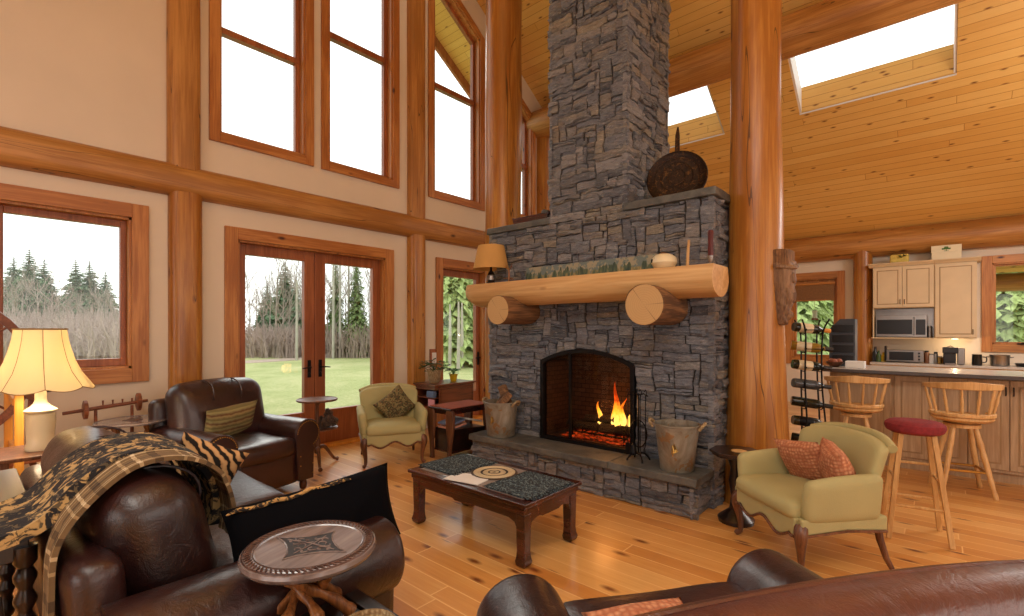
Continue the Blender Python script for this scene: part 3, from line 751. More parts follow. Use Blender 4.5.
# ------------------------------------------------------------ seating
def arc(cx,cz,r,a0,a1,n): return [(cx+r*math.cos(rad(a0+(a1-a0)*i/n)),cz+r*math.sin(rad(a0+(a1-a0)*i/n))) for i in range(n+1)]
def roll_arm(root,side,xi,y0,y1,r,top,mat,nails=False):
    cz=top-r; cx=xi+r*.72
    prof=[(xi,.1)]+arc(cx,cz,r,172,-62,26)+[(cx+r*.42,.1)]
    prof=[(x*side,z) for x,z in prof]
    m=MB(); n=10; vs=[];fs=[]; k=len(prof)
    ys=[y0+(y1-y0)*i/n for i in range(n+1)]
    cxm=(xi+cx)/2*side
    ring=[(y,1.0) for y in ys]+[(y1+.018,.985),(y1+.03,.93),(y1+.032,.6)]
    for y,s in ring:
        for j,(x,z) in enumerate(prof):
            zz=cz+(z-cz)*s if z>.15 else z
            xx=cx*side+(x-cx*side)*s
            w=.006*noise.noise(Vector((xx*5,y*7,zz*5)))
            vs.append((xx+w,y,zz+w))
    for i in range(len(ring)-1):
        for j in range(k):
            q=(i*k+j,i*k+(j+1)%k,(i+1)*k+(j+1)%k,(i+1)*k+j); fs.append(q if side<0 else q[::-1])
    fs.append(tuple(range(k)) if side>0 else tuple(range(k-1,-1,-1)))
    b=(len(ring)-1)*k; fs.append(tuple(range(b,b+k)) if side<0 else tuple(range(b+k-1,b-1,-1)))
    m.add(vs,fs); a=obj('arm',m,mat,root,angle=50)
    tr=MB(); pts=[(cx*side+(x-cx*side)*.97,y1+.022,cz+(z-cz)*.97 if z>.15 else z) for x,z in prof]; tr.tube(pts,.007,6); 
    if nails:
        obj('piping',tr,mat,a)
        nl=MB()
        for x,z in prof[1:-1:1]+[(xi*side,.2),(xi*side,.3),((cx+r*.42)*side,.2),((cx+r*.42)*side,.15)]:
            nl.lathe([(.006,0),(.004,.004),(0.0001,.005)],8,(cx*side+(x-cx*side)*.88,y1+.034,cz+(z-cz)*.88 if z>.15 else z),(-PI/2,0,0))
        obj('nailheads',nl,M['brass'],a)
    return a
def seating(name,label,cat,loc,rz,w,dp,n,ar,atop,btop,mat,bmat=None,arch=0,group=None,bt=.30,nails=False,foot='walnut',ctop=None,bw=0):
    ctop=ctop or btop
    bmat=bmat or mat; t=T(name,label,cat,loc,rz,group); hw=w/2; xi=hw-ar*1.72; y0=-dp/2; y1=dp/2
    obj('base',MB().rbox((0,.0,.245),(2*xi+.06,dp-.06,.33),.04,.005,8),mat,t,angle=60)
    for s in (1,-1): roll_arm(t,s,xi,y0+.06,y1-.03,ar,atop,mat,nails)
    cw=2*xi/n
    for i in range(n):
        cx=-xi+cw*(i+.5)
        def fs_(p,u): return p+Vector((0,0,.012*noise.noise(Vector((p.x*4+i,p.y*4,1)))))
        c=obj('seat_cushion',MB().rbox((cx,.09,.42),(cw-.006,dp-.20,.17),.055,(.01,.02,.035),14,fn=fs_),mat,t,angle=70)
        H=ctop-.44; h2=H
        def fb_(p,u,h2=h2):
            v=Vector(p); k=(1-abs(u[0])**2.2)
            if arch: v.z-=arch*(abs(u[0])**2)*(.5+.5*u[2])
            v.y+=-.03*u[2]+.012*noise.noise(Vector((p.x*5+i,p.z*5,2)))+ (.02*math.cos(u[0]*7)*max(0,u[2])*.3)
            v.z+=.01*noise.noise(Vector((p.x*6+i,3,2)))
            return v
        b=obj('back_cushion',MB().rbox((cx,y0+.26,.44+H/2),(cw-.004+(bw if n==1 else 0),bt,H),.125,(.01,.05,.03),18,rot=(rad(9),0,0),fn=fb_),bmat,t,angle=70)
        for f in (-.42,.42):
            sm=MB()
            pts=[]
            for a in range(15):
                an=rad(-80+a*200/14); yy=math.cos(an)*(bt/2+.045*(1-f*f)+.006); zz=math.sin(an)*(bt/2)+.006
                hh=H/2-bt/2
                pts.append(Vector((cx+f*cw/2, 0,0))+Vector((0,yy,zz+hh+.01)))
            pts=[(Euler((rad(9),0,0)).to_matrix()@(Vector((0,p.y,p.z-(arch*(f*f))))))+Vector((p.x,y0+.26,.44+H/2)) for p in pts]
            sm.tube(pts,.006,6)
            obj('seam',sm,bmat,b)
    def ff(p,u):
        v=Vector(p)
        if arch: v.z-=arch*1.0*(abs(u[0])**2.2)*(.5+.5*u[2])
        v.y-=.02*(.5+.5*u[2])*(1-u[0]**2)
        return v
    hb=btop-(.19 if n>1 else .13) if not arch else btop
    obj('back_frame',MB().rbox((0,y0+.075,(.12+hb)/2),(2*xi+ar*.9+bw,.16,hb-.12),.07,(0,.02,.0),14,rot=(rad(4),0,0),fn=ff),bmat,t,angle=70)
    for sx in (1,-1):
        for sy in (y0+.12,y1-.07):
            obj('foot',MB().lathe([(.018,0),(.03,.012),(.036,.05),(.028,.08),(.042,.1),(.042,.11)],14,(sx*(xi+ar*.7),sy,0)),M[foot],t)
    return t
sofa=seating('leather_sofa','long dark brown leather sofa under throws, back to the lower left corner','sofa',(-2.96,.79,0),0,2.28,1.10,2,.17,.615,.94,M['leather'],nails=False)
ac=seating('leather_armchair','dark brown leather club armchair with nailhead arms left of the glass doors','armchair',(-4.86,1.66,0),math.atan2(.22,.96)-PI/2,1.08,1.0,1,.135,.66,1.02,M['leather'],nails=True,bt=.27,bw=.22)
lc=seating('leather_armchair','brown leather chair seen from behind in the bottom right corner','armchair',(-.45,1.46,0),rad(143.5-90),1.34,1.02,1,.165,.61,1.03,M['leather'],M['leather2'],arch=.06,bt=.22,ctop=.84,bw=.40)
# back seam on the near chair
sm=MB(); pts=[]
for i in range(41):
    u=-1+2*i/40; x=u*.62; pts.append((x,-.51+.075-.038-.02*(1-u*u)+.03,1.027-.06*abs(u*.9)**2.2-.002))
sm.tube(pts,.006,6); obj('top_seam',sm,M['leather2'],lc)

def cab_leg(root,x,y,top,mat,out=.05,r=.022,kick=None,name='leg'):
    a=math.atan2(y,x) if kick is None else kick; c,s=math.cos(a),math.sin(a)
    z=lambda f:top*f
    pts=[(x,y,z(1)),(x+c*out*.5,y+s*out*.5,z(.88)),(x+c*out*.55,y+s*out*.55,z(.75)),(x+c*out*.2,y+s*out*.2,z(.5)),(x-c*.0,y-s*.0,z(.28)),(x+c*out*.1,y+s*out*.1,z(.12)),(x+c*out*.5,y+s*out*.5,.022),(x+c*out*.7,y+s*out*.7,.008)]
    pts=[Vector(p) for p in pts]; fine=[];rs=[]; rr=[r*1.5,r*1.55,r*1.35,r*.95,r*.72,r*.66,r*.8,r*.55]
    for i in range(len(pts)-1):
        for k in range(3):
            t=k/3; p0=pts[max(i-1,0)];p1=pts[i];p2=pts[i+1];p3=pts[min(i+2,len(pts)-1)]
            fine.append(.5*((2*p1)+(p2-p0)*t+(2*p0-5*p1+4*p2-p3)*t*t+(3*p1-p0-3*p2+p3)*t**3)); rs.append(rr[i]+(rr[i+1]-rr[i])*t)
    fine.append(pts[-1]); rs.append(rr[-1])
    for p,q in zip(fine,rs): p.z=max(p.z,q*.9)
    return obj(name,MB().tube(fine,rs,10),mat,root)
def green_chair(label,loc,rz,group):
    t=T('upholstered_armchair',label,'armchair',loc,rz,group)
    g=M['green']; w,dp=.70,.64
    # apron with serpentine lower edge
    def apr(n=24,wd=.60):
        top=[(wd/2,.36),(-wd/2,.36)]; low=[]
        for i in range(n+1):
            x=-wd/2+wd*i/n; u=abs(x)/(wd/2); low.append((x,.245+.03*math.cos(u*PI*2)-.02*(u>.9)))
        return low+top
    sf=MB(); sf.prism(apr(),.275,.315,'y'); sf.box(-.33,.33,-.28,.29,.28,.36); 
    for s in (1,-1): sf.prism([(-.28,.27),(0,.285),(.30,.262),(.30,.36),(-.28,.36)],s*.33-.012,s*.33+.012,'x')
    obj('seat_frame',sf,g,t,bevel=.012)
    tr=MB(); tr.tube([(x,.318,z-.004) for x,z in apr()[:25]],.009,8)
    for s in (1,-1): tr.tube([(s*.345,.29,.262),(s*.345,.0,.283),(s*.345,-.27,.268)],.008,8)
    obj('carved_rail',tr,M['walnut'],t)
    obj('seat_cushion',MB().rbox((0,.045,.395),(.60,.58,.11),.045,(.0,.012,.028),14,fn=lambda p,u:p+Vector((0,0,.008*noise.noise(p*7)))),g,t,angle=70)
    def curve(p,u):
        v=Vector(p); v.y+= .09*(u[0]**2); v.z-=.05*abs(u[0])**3*(u[2]>0)*u[2]; v.y-=.05*u[2]; v.x*=1+.05*u[2]; return v
    b=obj('backrest',MB().rbox((0,-.30,.60),(.66,.10,.44),.045,(.0,.025,.0),16,fn=curve),g,t,angle=70)
    pp=MB()
    pp.tube([(x*.33,-.30-.05+.09*x*x-.06,.815-.05*abs(x)**3) for x in [i/10-1 for i in range(21)]],.03,10); obj('top_roll',pp,g,b)
    for s in (1,-1):
        def af(p,u,s=s):
            v=Vector(p); v.x+=s*.03*(u[2])*.5; v.z+=.015*(-u[1])*(u[2]>0); return v
        a=obj('arm',MB().rbox((s*.325,.02,.47),(.085,.50,.27),.04,(.006,.01,.012),12,fn=af),g,t,angle=70)
    for s in (1,-1):
        cab_leg(t,s*.305,.275,.31,M['walnut'],.05,.026)
        # raked rear leg
        obj('leg',MB().tube([(s*.29,-.25,.32),(s*.295,-.27,.2),(s*.30,-.31,.08),(s*.31,-.35,.0)],[.026,.022,.018,.014],8),M['walnut'],t)
    return t
green_chair('sage green chair holding a floral cushion, in front of the double glass doors',(-4.78,3.31,0),math.atan2(-.47,.88)-PI/2,'pair of sage green armchairs')
green_chair('sage green chair holding two coral cushions, right of the fireplace',(-.68,3.77,0),rad(229-90),'pair of sage green armchairs')

def cushion(label,mat,c,w,h_,t,rot,seed=0,pinch=.08,group=None,pip=None,name='throw_pillow'):
    m=MB(); m.pillow((0,0,0),w,h_,t,(0,0,0),16,pinch,seed); o=obj(name,m,mat,angle=80,weld=True); o.location=c; o.rotation_euler=rot
    return tag(o,label,'pillow',group)
# ------------------------------------------------------------ coffee table and what lies on it
ct_=T('coffee_table','low dark mahogany coffee table in front of the hearth','table',(-2.515,2.62,0))
m=MB(); W2,D2=.595,.32
m.box(-W2,W2,-D2,D2,.392,.418); m.box(-W2+.02,W2-.02,-D2+.02,D2-.02,.352,.385); obj('tabletop',m,M['darkwood'],ct_,bevel=.006)
m=MB()
m.box(-W2+.028,W2-.028,-D2+.028,D2-.028,.335,.392)
def aprn(L,n=20):
    pts=[(-L,.345)]
    low=[(-L,.22),(-L+.03,.275),(-L+.08,.292),(-.12,.292),(-.09,.28),(.09,.28),(.12,.292),(L-.08,.292),(L-.03,.275),(L,.22)]
    return pts+low+[(L,.345)]
m2=MB()
for s in (1,-1):
    y=s*(D2-.05); m2.prism(aprn(W2-.09),y-.013,y+.013,'y'); x=s*(W2-.05); m2.prism(aprn(D2-.09),x-.013,x+.013,'x')
obj('apron',m2,M['darkwood'],ct_,bevel=.004); obj('frieze',m,M['darkwood'],ct_,bevel=.004)
for sx in (1,-1):
    for sy in (1,-1):
        l=MB(); cx,cy=sx*(W2-.065),sy*(D2-.065); vs=[];fs=[]
        prof=[(.34,.037,0),(.2,.035,0),(.1,.033,0),(.06,.036,.004),(.035,.042,.008),(.015,.038,.006),(0,.028,.0)]
        for z,r_,o_ in prof:
            for a,b in ((-1,-1),(1,-1),(1,1),(-1,1)): vs.append((cx+a*r_+sx*o_*.3,cy+b*r_+sy*o_*.3,z))
        for k in range(len(prof)-1):
            for i in range(4):
                j=(i+1)%4; fs.append((k*4+j,k*4+i,(k+1)*4+i,(k+1)*4+j))
        fs+=[(3,2,1,0)[::-1],tuple(range((len(prof)-1)*4,len(prof)*4))[::-1]]
        l.add(vs,fs); obj('leg',l,M['darkwood'],ct_,bevel=.008,seg=3)
obj('glass_inset',MB().box(-W2+.07,W2-.07,-D2+.07,D2-.07,.4185,.4205),plain('sky_reflection_grey',h(150,140,134),.08,.04),ct_,smooth=False)  # pale grey puts the sky's reflection into the glass colour
def placemat(x,y,label):
    fn=lambda u,v:(-.19+.38*u,-.235+.47*v,.004*noise.noise(Vector((u*5,v*5,x))))
    t=T('placemat',label,'placemat',(x,y,.4285),0,'dark woven placemats on the coffee table')
    obj('woven_cloth',MB().sheet(fn,12,14,.008),M['mat'],t)
    for s in (1,-1):
        fr=MB()
        for i in range(46):
            yy=-.23+.46*i/45; fr.tube([(s*.188,yy,0.001),(s*.215,yy+R.uniform(-.006,.006),-.001),(s*.226,yy+R.uniform(-.01,.01),-.003)],.0026,4)
        fr.box(min(s*.186,s*.19),max(s*.186,s*.19),-.235,.235,-.001,.003); obj('fringe',fr,M['mat'],t)
    return t
placemat(-2.90,2.64,'dark fringed woven placemat on the end of the coffee table nearest the glass doors')
placemat(-2.14,2.61,'dark fringed woven placemat on the right end of the coffee table')
m=MB()
for k in range(14): 
    r0=.170*k/14+.004
    m.lathe([(max(r0,.0001),0.006),(r0+.006,.011),(r0+.0121,.006)],40) if k else m.lathe([(.0161,.006),(.010,.0105),(0.0001,.011)],40)
m.lathe([(.17,.0),(.176,.004),(.172,.009),(.165,.006)],48); m.lathe([(.17,.0),(.17,.006),(.0001,.006)],48)
o=obj('round_trivet',m,M['rings'],angle=60); o.location=(-2.52,2.66,.4215); tag(o,'round coiled cream and brown ringed mat in middle of coffee table','placemat')
bk=T('booklet','white leaflet lying open beside the round mat on the coffee table','booklet',(-2.57,2.43,.4215),rad(12))
obj('left_page',MB().cbox((-.075,0,.003),(.145,.19,.004)),M['white'],bk); obj('right_page',MB().cbox((.075,0,.004),(.145,.19,.006)),M['white'],bk)

# ------------------------------------------------------------ cushions and throws
cushion('olive banded tapestry cushion leaning in the leather armchair by the doors',M['bandp'],(-4.90,1.64,.66),.50,.34,.15,(rad(-22),rad(4),rad(-74)),2)
cushion('tiger striped furry cushion at the far end of the leather sofa',M['tiger'],(-3.36,.98,.66),.38,.36,.14,(rad(14),rad(26),rad(66)),3)
bp=T('throw_pillow','large black velvet cushion with gold tapestry edge against the near sofa arm','pillow',(-2.11,1.08,.62),rad(86))
m=MB(); m.pillow((0,0,0),.76,.36,.17,(rad(-14),rad(-4),0),18,.06,5); obj('velvet_cover',m,plain('black_velvet',h(9,9,13),.95,.1,Specular_IOR_Level=.08),bp,angle=80,weld=True)
m=MB(); m.tube([(-.38+.76*i/16,.0+.01*math.sin(i),.165+.006*math.sin(i*2)+.027*(-.38+.76*i/16)/.4) for i in range(12)],[.003]+[.009]*10+[.003],8); obj('tapestry_edge',m,floral('gold_black_trim',h(30,24,20),h(190,148,88),26,.5),bp)
cushion('moss floral tapestry cushion on the sage chair by the glass doors',M['floralp'],(-4.86,3.42,.60),.38,.38,.14,(rad(-14),rad(38),rad(-118)),7)
cushion('square coral knitted cushion lying flat against arm of right sage chair',M['orange'],(-.71,3.90,.585),.36,.33,.14,(rad(-26),rad(8),rad(150)),8,group=None)
cushion('coral knitted cushion standing edge on in the right sage chair',M['orange'],(-.50,3.76,.585),.37,.35,.17,(rad(-14),rad(-6),rad(112)),9)
cushion('coral knitted cushion peeping over the seat of the nearest leather chair',M['orange'],(-.70,1.47,.505),.38,.26,.12,(rad(-70),0,math.atan2(.56,-.83)-PI/2),10)
def path(pts,t):
    n=len(pts)-1; f=t*n; i=min(int(f),n-1); u=f-i; P=lambda k:Vector(pts[min(max(k,0),n)])
    p0,p1,p2,p3=P(i-1),P(i),P(i+1),P(i+2)
    return .5*((2*p1)+(p2-p0)*u+(2*p0-5*p1+4*p2-p3)*u*u+(3*p1-p0-3*p2+p3)*u**3)
def drape(name,label,mat,pts,x0,x1,th,seed,nu=60,nv=12,skew=0,fold=.012):
    def fn(u,v):
        p=path(pts,u); a=path(pts,min(1,u+.02))-path(pts,max(0,u-.02)); nn=Vector((-a[1],a[0])); nn=nn.normalized() if nn.length>0 else nn
        w=fold*noise.noise(Vector((v*3.4+seed,u*3,seed)))+fold*.6*math.sin(v*11+u*4+seed); 
        x=x0+(x1-x0)*v+skew*u+.02*noise.noise(Vector((u*3,seed,v)))
        return (x,p[0]-nn.x*w*0+0,p[1]+abs(w)) if abs(nn.y)>.5 else (x,p[0]+w*.6,p[1])
    o=obj(name,MB().sheet(fn,nu,nv,th),mat,angle=80); return tag(o,label,'blanket')
drape('throw_blanket','black and tan leaf patterned fleece throw draped over the sofa back',M['fleece'],
  [(.76,.62),(.765,.76),(.71,.90),(.58,.985),(.42,.99),(.29,.92),(.20,.83),(.10,.80),(-.05,.795),(-.17,.795),(-.225,.76),(-.235,.64)],-2.90,-2.46,.045,3,skew=.24)
drape('throw_blanket','brown tartan wool blanket hanging down the sofa back to the floor',M['plaid'],
  [(.79,.60),(.785,.74),(.73,.89),(.60,.985),(.43,.995),(.29,.90),(.21,.78),(.195,.6),(.19,.35),(.17,.12)],-2.475,-2.31,.016,5,skew=.22,fold=.008)

# ------------------------------------------------------------ tables
st=T('sofa_table','dark console table with turned legs behind the leather sofa','table',(-3.1,.03,0))
m=MB(); m.box(-.60,.60,-.19,.17,.735,.765); obj('tabletop',m,M['blackwood'],st,bevel=.008)
m=MB(); m.box(-.56,.56,-.16,.14,.65,.735); obj('apron',m,M['blackwood'],st,bevel=.004)
for sx in (1,-1):
    for y in (.13,-.15):
        pr2=[(.014,0),(.03,.02),(.034,.05),(.022,.08),(.026,.10)]
        for q in range(6): z=.12+q*.085; pr2+=[(.021,z),(.033,z+.03),(.034,z+.045),(.021,z+.075)]
        pr2+=[(.034,.64),(.034,.70)]
        obj('leg',MB().lathe(pr2,16,(sx*.55,y,0)),M['blackwood'],st)
m=MB(); m.box(-.5,.5,-.13,.11,.12,.14); obj('shelf',m,M['blackwood'],st,bevel=.004)
# low dark bench table in the foreground
bt_=T('low_bench_table','low dark panelled bench table under the carved stool','table',(-1.50,.80,0))
m=MB(); m.box(-.40,.44,-.30,-.23,.39,.42); m.box(-.40,.44,.235,.30,.39,.42); m.box(-.40,.44,-.22,.225,.388,.417); m.box(-.40,.44,-.24,.24,.37,.39); obj('tabletop',m,M['blackwood'],bt_,bevel=.005)
m=MB(); m.box(-.36,.40,-.26,.26,.30,.37); obj('apron',m,M['blackwood'],bt_)
for sx in (-.34,.38):
    for y in (.24,-.24): obj('leg',MB().cbox((sx,y,.15),(.05,.05,.30)),M['blackwood'],bt_,bevel=.006)
# carved top stool with crossing branch legs
cs=T('carved_stool','round carved-top stool with twisted branch legs, nearest in the foreground','stool',(-1.765,.865,.42),rad(20))
m=MB(); rr_=.234
m.lathe([(.17,.238),(.225,.243),(rr_,.252),(rr_+.004,.262),(rr_,.274),(rr_-.012,.280),(rr_-.045,.280),(rr_-.05,.277),(rr_-.053,.277),(rr_*.5,.277),(.02,.277),(0.0,.277)],56); obj('tabletop',m,M['carved'],cs,angle=40)
rim=MB()
for i in range(72):
    a=2*PI*i/72; c,s=math.cos(a),math.sin(a); c2,s2=math.cos(a+.10),math.sin(a+.10)
    rim.tube([((rr_-.038)*c,(rr_-.038)*s,.2795),((rr_-.025)*math.cos(a+.06),(rr_-.025)*math.sin(a+.06),.2825),((rr_-.012)*c2,(rr_-.012)*s2,.2805)],[.0025,.0045,.0025],6)
for r_ in (rr_-.043,rr_-.008): rim.lathe([(r_-.003,.277),(r_,.2825),(r_+.003,.277)],56)
obj('carved_border',rim,M['carvedark'],cs)
cv=MB()
dia=[]
for i in range(41):
    a=2*PI*i/40; k=(abs(math.cos(a))**.72+abs(math.sin(a))**.72)**(-1/.72); dia.append((.150*k*math.cos(a)*1.1,.118*k*math.sin(a)*1.1))
n_=len(dia)-1; cv.add([(0,0,.2785)]+[(x,y,.2785) for x,y in dia[:-1]]+[(x,y,.2760) for x,y in dia[:-1]],[(0,1+i,1+(i+1)%n_) for i in range(n_)]+[(1+i,1+n_+i,1+n_+(i+1)%n_,1+(i+1)%n_) for i in range(n_)]); obj('sunk_panel',cv,plain('dark_carving_ground',h(30,20,18),.6,.2),cs)
cv=MB()
def sc(x,y,a,s,turn):
    pts=[]
    for i in range(11):
        t=i/10; r_=s*(1-t*.75); an=a+turn*t*4.2; pts.append((x+r_*math.cos(an),y+r_*math.sin(an),.2795))
    cv.tube(pts,[.0012]+[.0028]*9+[.0012],6)
for sx in (1,-1):
    for sy in (1,-1):
        sc(sx*.028,sy*.022,0,.022,sx*sy); sc(sx*.06,sy*.014,1.5,.017,-sx*sy); sc(sx*.016,sy*.052,.5,.016,sx*sy); sc(sx*.085,sy*.006,2,.010,sx*sy)
cv.tube([(x,y,.279) for x,y in dia],.003,6)
cv.tube([(-.11,0,.2795),(0,.006,.2805),(.11,0,.2795)],.0025,6); cv.tube([(0,-.08,.2795),(.005,0,.2805),(0,.08,.2795)],.0025,6); obj('carved_scrolls',cv,M['carved'],cs)
for i in range(6):
    a=2*PI*i/6+.3; b=a+2.2
    pts=[(.135*math.cos(a),.135*math.sin(a),.238),(.10*math.cos(a+.5),.10*math.sin(a+.5),.19),(.05*math.cos(a+1.0),.05*math.sin(a+1.0),.135),(.085*math.cos(b),.085*math.sin(b),.075),(.15*math.cos(b+.15),.15*math.sin(b+.15),.012)]
    pf=[path(pts,k/16) for k in range(17)]
    obj('leg',MB().tube(pf,[.017+.007*math.sin(k*1.9+i)*.5+.006*(k>12) for k in range(17)],10),M['twig'],cs)
bsk=MB(); bsk.lathe([(.05,0),(.08,.01),(.095,.03),(.10,.045),(.094,.045),(.085,.02),(.0001,.012)],28); bsk.lathe([(.098,.04),(.104,.046),(.098,.052),(.092,.046),(.098,.04)],28)
o=obj('wicker_bowl',bsk,M['terr']); o.location=(-1.50,.94,.42); tag(o,'small wicker bowl on the low dark bench table','bowl')
# round side table behind the sofa
def tripod(name,label,loc,r,hh,mat,lower=None,seed=0,rz=0):
    t=T(name,label,'table',loc,rz)
    m=MB(); m.lathe([(r*.5,hh-.03),(r*.96,hh-.024),(r,hh-.014),(r,hh-.006),(r-.008,hh),(r-.016,hh),(r-.02,hh-.005),(.0001,hh-.005)],44); obj('tabletop',m,mat,t)
    pf=[(.05,hh-.03),(.03,hh-.05),(.018,hh-.08),(.02,hh*.7),(.03,hh*.6),(.018,hh*.55),(.022,hh*.45),(.036,hh*.36),(.03,hh*.28),(.034,hh*.24),(.03,hh*.2),(.01,hh*.18)]
    obj('column',MB().lathe(pf,18),mat,t)
    if lower:
        m=MB(); m.lathe([(lower*.5,hh*.54),(lower,hh*.555),(lower,hh*.57),(.0001,hh*.57)],40); obj('lower_tier',m,mat,t)
    for i in range(3):
        a=2*PI*i/3+seed; c,s=math.cos(a),math.sin(a)
        pts=[(.02*c,.02*s,hh*.27),(.09*c,.09*s,hh*.27),(.16*c,.16*s,hh*.16),(.22*c,.22*s,.045),(.27*c,.27*s,.026)]
        pf2=[path(pts,k/14) for k in range(15)]
        obj('leg',MB().tube(pf2,[.022-.0006*k for k in range(13)]+[.022,.024],10),mat,t)
    return t
tripod('pedestal_table','two-tier dark pedestal table with clawed feet before the double glass doors',(-5.15,2.60,0),.215,.745,M['walnut'],.215,-.35)
rt=T('round_side_table','small round carved-top table between the sofa and the leather armchair','table',(-5.26,.99,0))
m=MB(); m.lathe([(.2,.69),(.262,.70),(.268,.712),(.262,.722),(.25,.722),(.245,.718),(.0001,.718)],44); obj('tabletop',m,M['carved'],rt)
m=MB(); m.prism([(.10,.0),(.02,.07),(-.10,.0),(-.02,-.07)],.7185,.7215,'z'); obj('inlay',m,M['carvedark'],rt)
for i in range(4):
    a=2*PI*i/4+.4; pts=[(.16*math.cos(a),.16*math.sin(a),.70),(.13*math.cos(a+.3),.13*math.sin(a+.3),.56),(.04*math.cos(a+1.5),.04*math.sin(a+1.5),.38),(.14*math.cos(a+2.6),.14*math.sin(a+2.6),.18),(.22*math.cos(a+2.9),.22*math.sin(a+2.9),.015)]
    obj('leg',MB().tube([path(pts,k/14) for k in range(15)],[.018+.004*math.sin(k*2) for k in range(15)],9),M['twig'],rt)
# octagonal table beside the log post
ot=T('octagonal_table','small dark octagonal pedestal table between the hearth and the right sage chair','table',(-1.20,4.02,0))
m=MB(); oc8=[(.195*math.cos(PI/8+k*PI/4),.195*math.sin(PI/8+k*PI/4)) for k in range(8)]
m.prism(oc8,.535,.555,'z'); m.prism([(x*.9,y*.9) for x,y in oc8],.515,.535,'z'); obj('tabletop',m,M['blackwood'],ot,bevel=.004)
obj('column',MB().lathe([(.13,0),(.135,.03),(.10,.06),(.05,.1),(.035,.2),(.055,.32),(.04,.42),(.07,.515)],18),M['blackwood'],ot)
o=obj('coaster',MB().lathe([(.055,0),(.058,.006),(.05,.008),(.0001,.007)],24),M['lightwood']); o.location=(-1.17,4.0,.556); tag(o,'pale coaster on the small octagonal table','coaster')
# pinecones on the lower tier
def pine(loc,s,label):
    m=MB()
    for k in range(9):
        z=s*(.15+.2*k); rr2=s*(1.0-.35*abs(k-3)/3)*(1 if k<6 else .7)
        for i in range(9):
            a=2*PI*i/9+k*.5
            m.tube([(rr2*.3*math.cos(a),rr2*.3*math.sin(a),z),(rr2*.8*math.cos(a),rr2*.8*math.sin(a),z+.1*s),(rr2*math.cos(a),rr2*math.sin(a),z+.28*s)],[s*.16,s*.2,s*.06],5,sq=.5)
    o=obj('pinecone',m,plain('pinecone_brown',h(92,72,58),.8,.4,30) if 'pinecone_brown' not in bpy.data.materials else bpy.data.materials['pinecone_brown']); o.location=loc; o.rotation_euler=(rad(R.uniform(-20,20)),rad(R.uniform(-20,20)),R.random()*6)
    return tag(o,label,'pinecone','pinecones on the pedestal table')
zt_=.745*.57+.001
for (x,y,s) in ((-.02,.07,.05),(.07,.04,.048),(.06,.13,.045),(-.09,.08,.04),(.10,-.04,.04)):
    pine((-5.13+x,2.64+y,zt_+.004),s*1.35,'brown pinecone in the heap on the lower tier of the pedestal table')
pine((-5.10,2.72,zt_+.095),.055,'brown pinecone topmost in the heap on the pedestal table')
# ------------------------------------------------------------ desk, plants, magazine table
dk=T('drop_front_desk','dark mahogany desk with potted plants in front of the single glass door','desk',(-5.47,4.72,0))
m=MB(); m.box(-.24,.25,-.40,.40,.715,.74); m.box(-.22,.23,-.38,.38,.70,.715); obj('desktop',m,M['desk'],dk,bevel=.006)
m=MB(); m.box(-.21,.21,-.37,.37,.40,.42); m.box(-.21,-.19,-.37,.37,.42,.70); m.box(-.21,.21,.35,.37,.42,.70); m.box(-.21,.21,.05,.37,.42,.70); m.box(-.21,.21,-.37,.05,.66,.70); m.box(-.21,.21,-.37,.05,.54,.555); obj('carcase',m,M['desk'],dk,bevel=.003)
f=obj('drop_front',MB().box(.21,.228,-.30,.36,.43,.695),M['desk'],dk,bevel=.005)
obj('moulding',MB().tube([(.232,-.27,.46),(.232,.33,.46),(.232,.33,.665),(.232,-.27,.665),(.232,-.27,.46)],.006,6),M['desk'],f)
for sx in (-.19,.19):
    for sy in (-.35,.35): obj('leg',MB().lathe([(.012,0),(.02,.03),(.015,.06),(.022,.2),(.026,.33),(.018,.36),(.026,.40)],12,(sx,sy,0)),M['desk'],dk)
o=obj('book',MB().box(-5.42,-5.27,4.335,4.39,.557,.645),plain('blue_book_cover',h(88,112,150),.5),bevel=.004); tag(o,'blue book on the open shelf of the mahogany desk','book')
o=obj('letter_pouch',MB().box(-5.40,-5.265,4.345,4.36,.4205,.53),plain('pink_paper',h(216,150,160),.7),bevel=.002); o['label']='pink paper folder on the lower shelf of the mahogany desk'; o['category']='folder'
# plants
def leaves(m,n,rad_,hh,ls,seed,spread=1.0,down=0):
    r=random.Random(seed)
    for i in range(n):
        a=r.random()*2*PI; el=r.uniform(.2,1.2); L=rad_*r.uniform(.5,1)*spread
        p0=Vector((0,0,0)); p1=Vector((math.cos(a)*L*math.cos(el)*.6,math.sin(a)*L*math.cos(el)*.6,hh*math.sin(el)*.8)); p2=Vector((math.cos(a)*L,math.sin(a)*L,hh*math.sin(el)-down*r.random()))
        m.tube([p0,p1,p2],.0018,4)
        for q in range(3):
            c=p1.lerp(p2,.3+.35*q); aa=a+r.uniform(-1.2,1.2); d=Vector((math.cos(aa),math.sin(aa),r.uniform(-.3,.5))).normalized(); s=d.cross(Vector((0,0,1))).normalized(); l=ls*r.uniform(.7,1.2); up=d.cross(s)*.1*l
            m.add([c,c+d*l*.5+s*l*.32,c+d*l,c+d*l*.5-s*l*.32,c+d*l*.5+Vector((0,0,.12*l))],[(0,4,1),(1,4,2),(2,4,3),(3,4,0),(0,1,2,3)])
t=T('potted_plant','trailing leafy houseplant in a pale basket pot on the desk','plant',(-5.47,4.52,.741))
obj('pot',MB().lathe([(.065,0),(.075,.02),(.10,.15),(.115,.19),(.10,.185),(.09,.17),(.0001,.16)],24),M['terr'],t)
m=MB(); m.m=Matrix.Translation((0,0,.16)); leaves(m,34,.20,.20,.07,4,down=.08); obj('foliage',m,M['leafd'],t,smooth=False)
t=T('potted_plant','small bright green plant in a yellow pot on the desk','plant',(-5.42,4.84,.741))
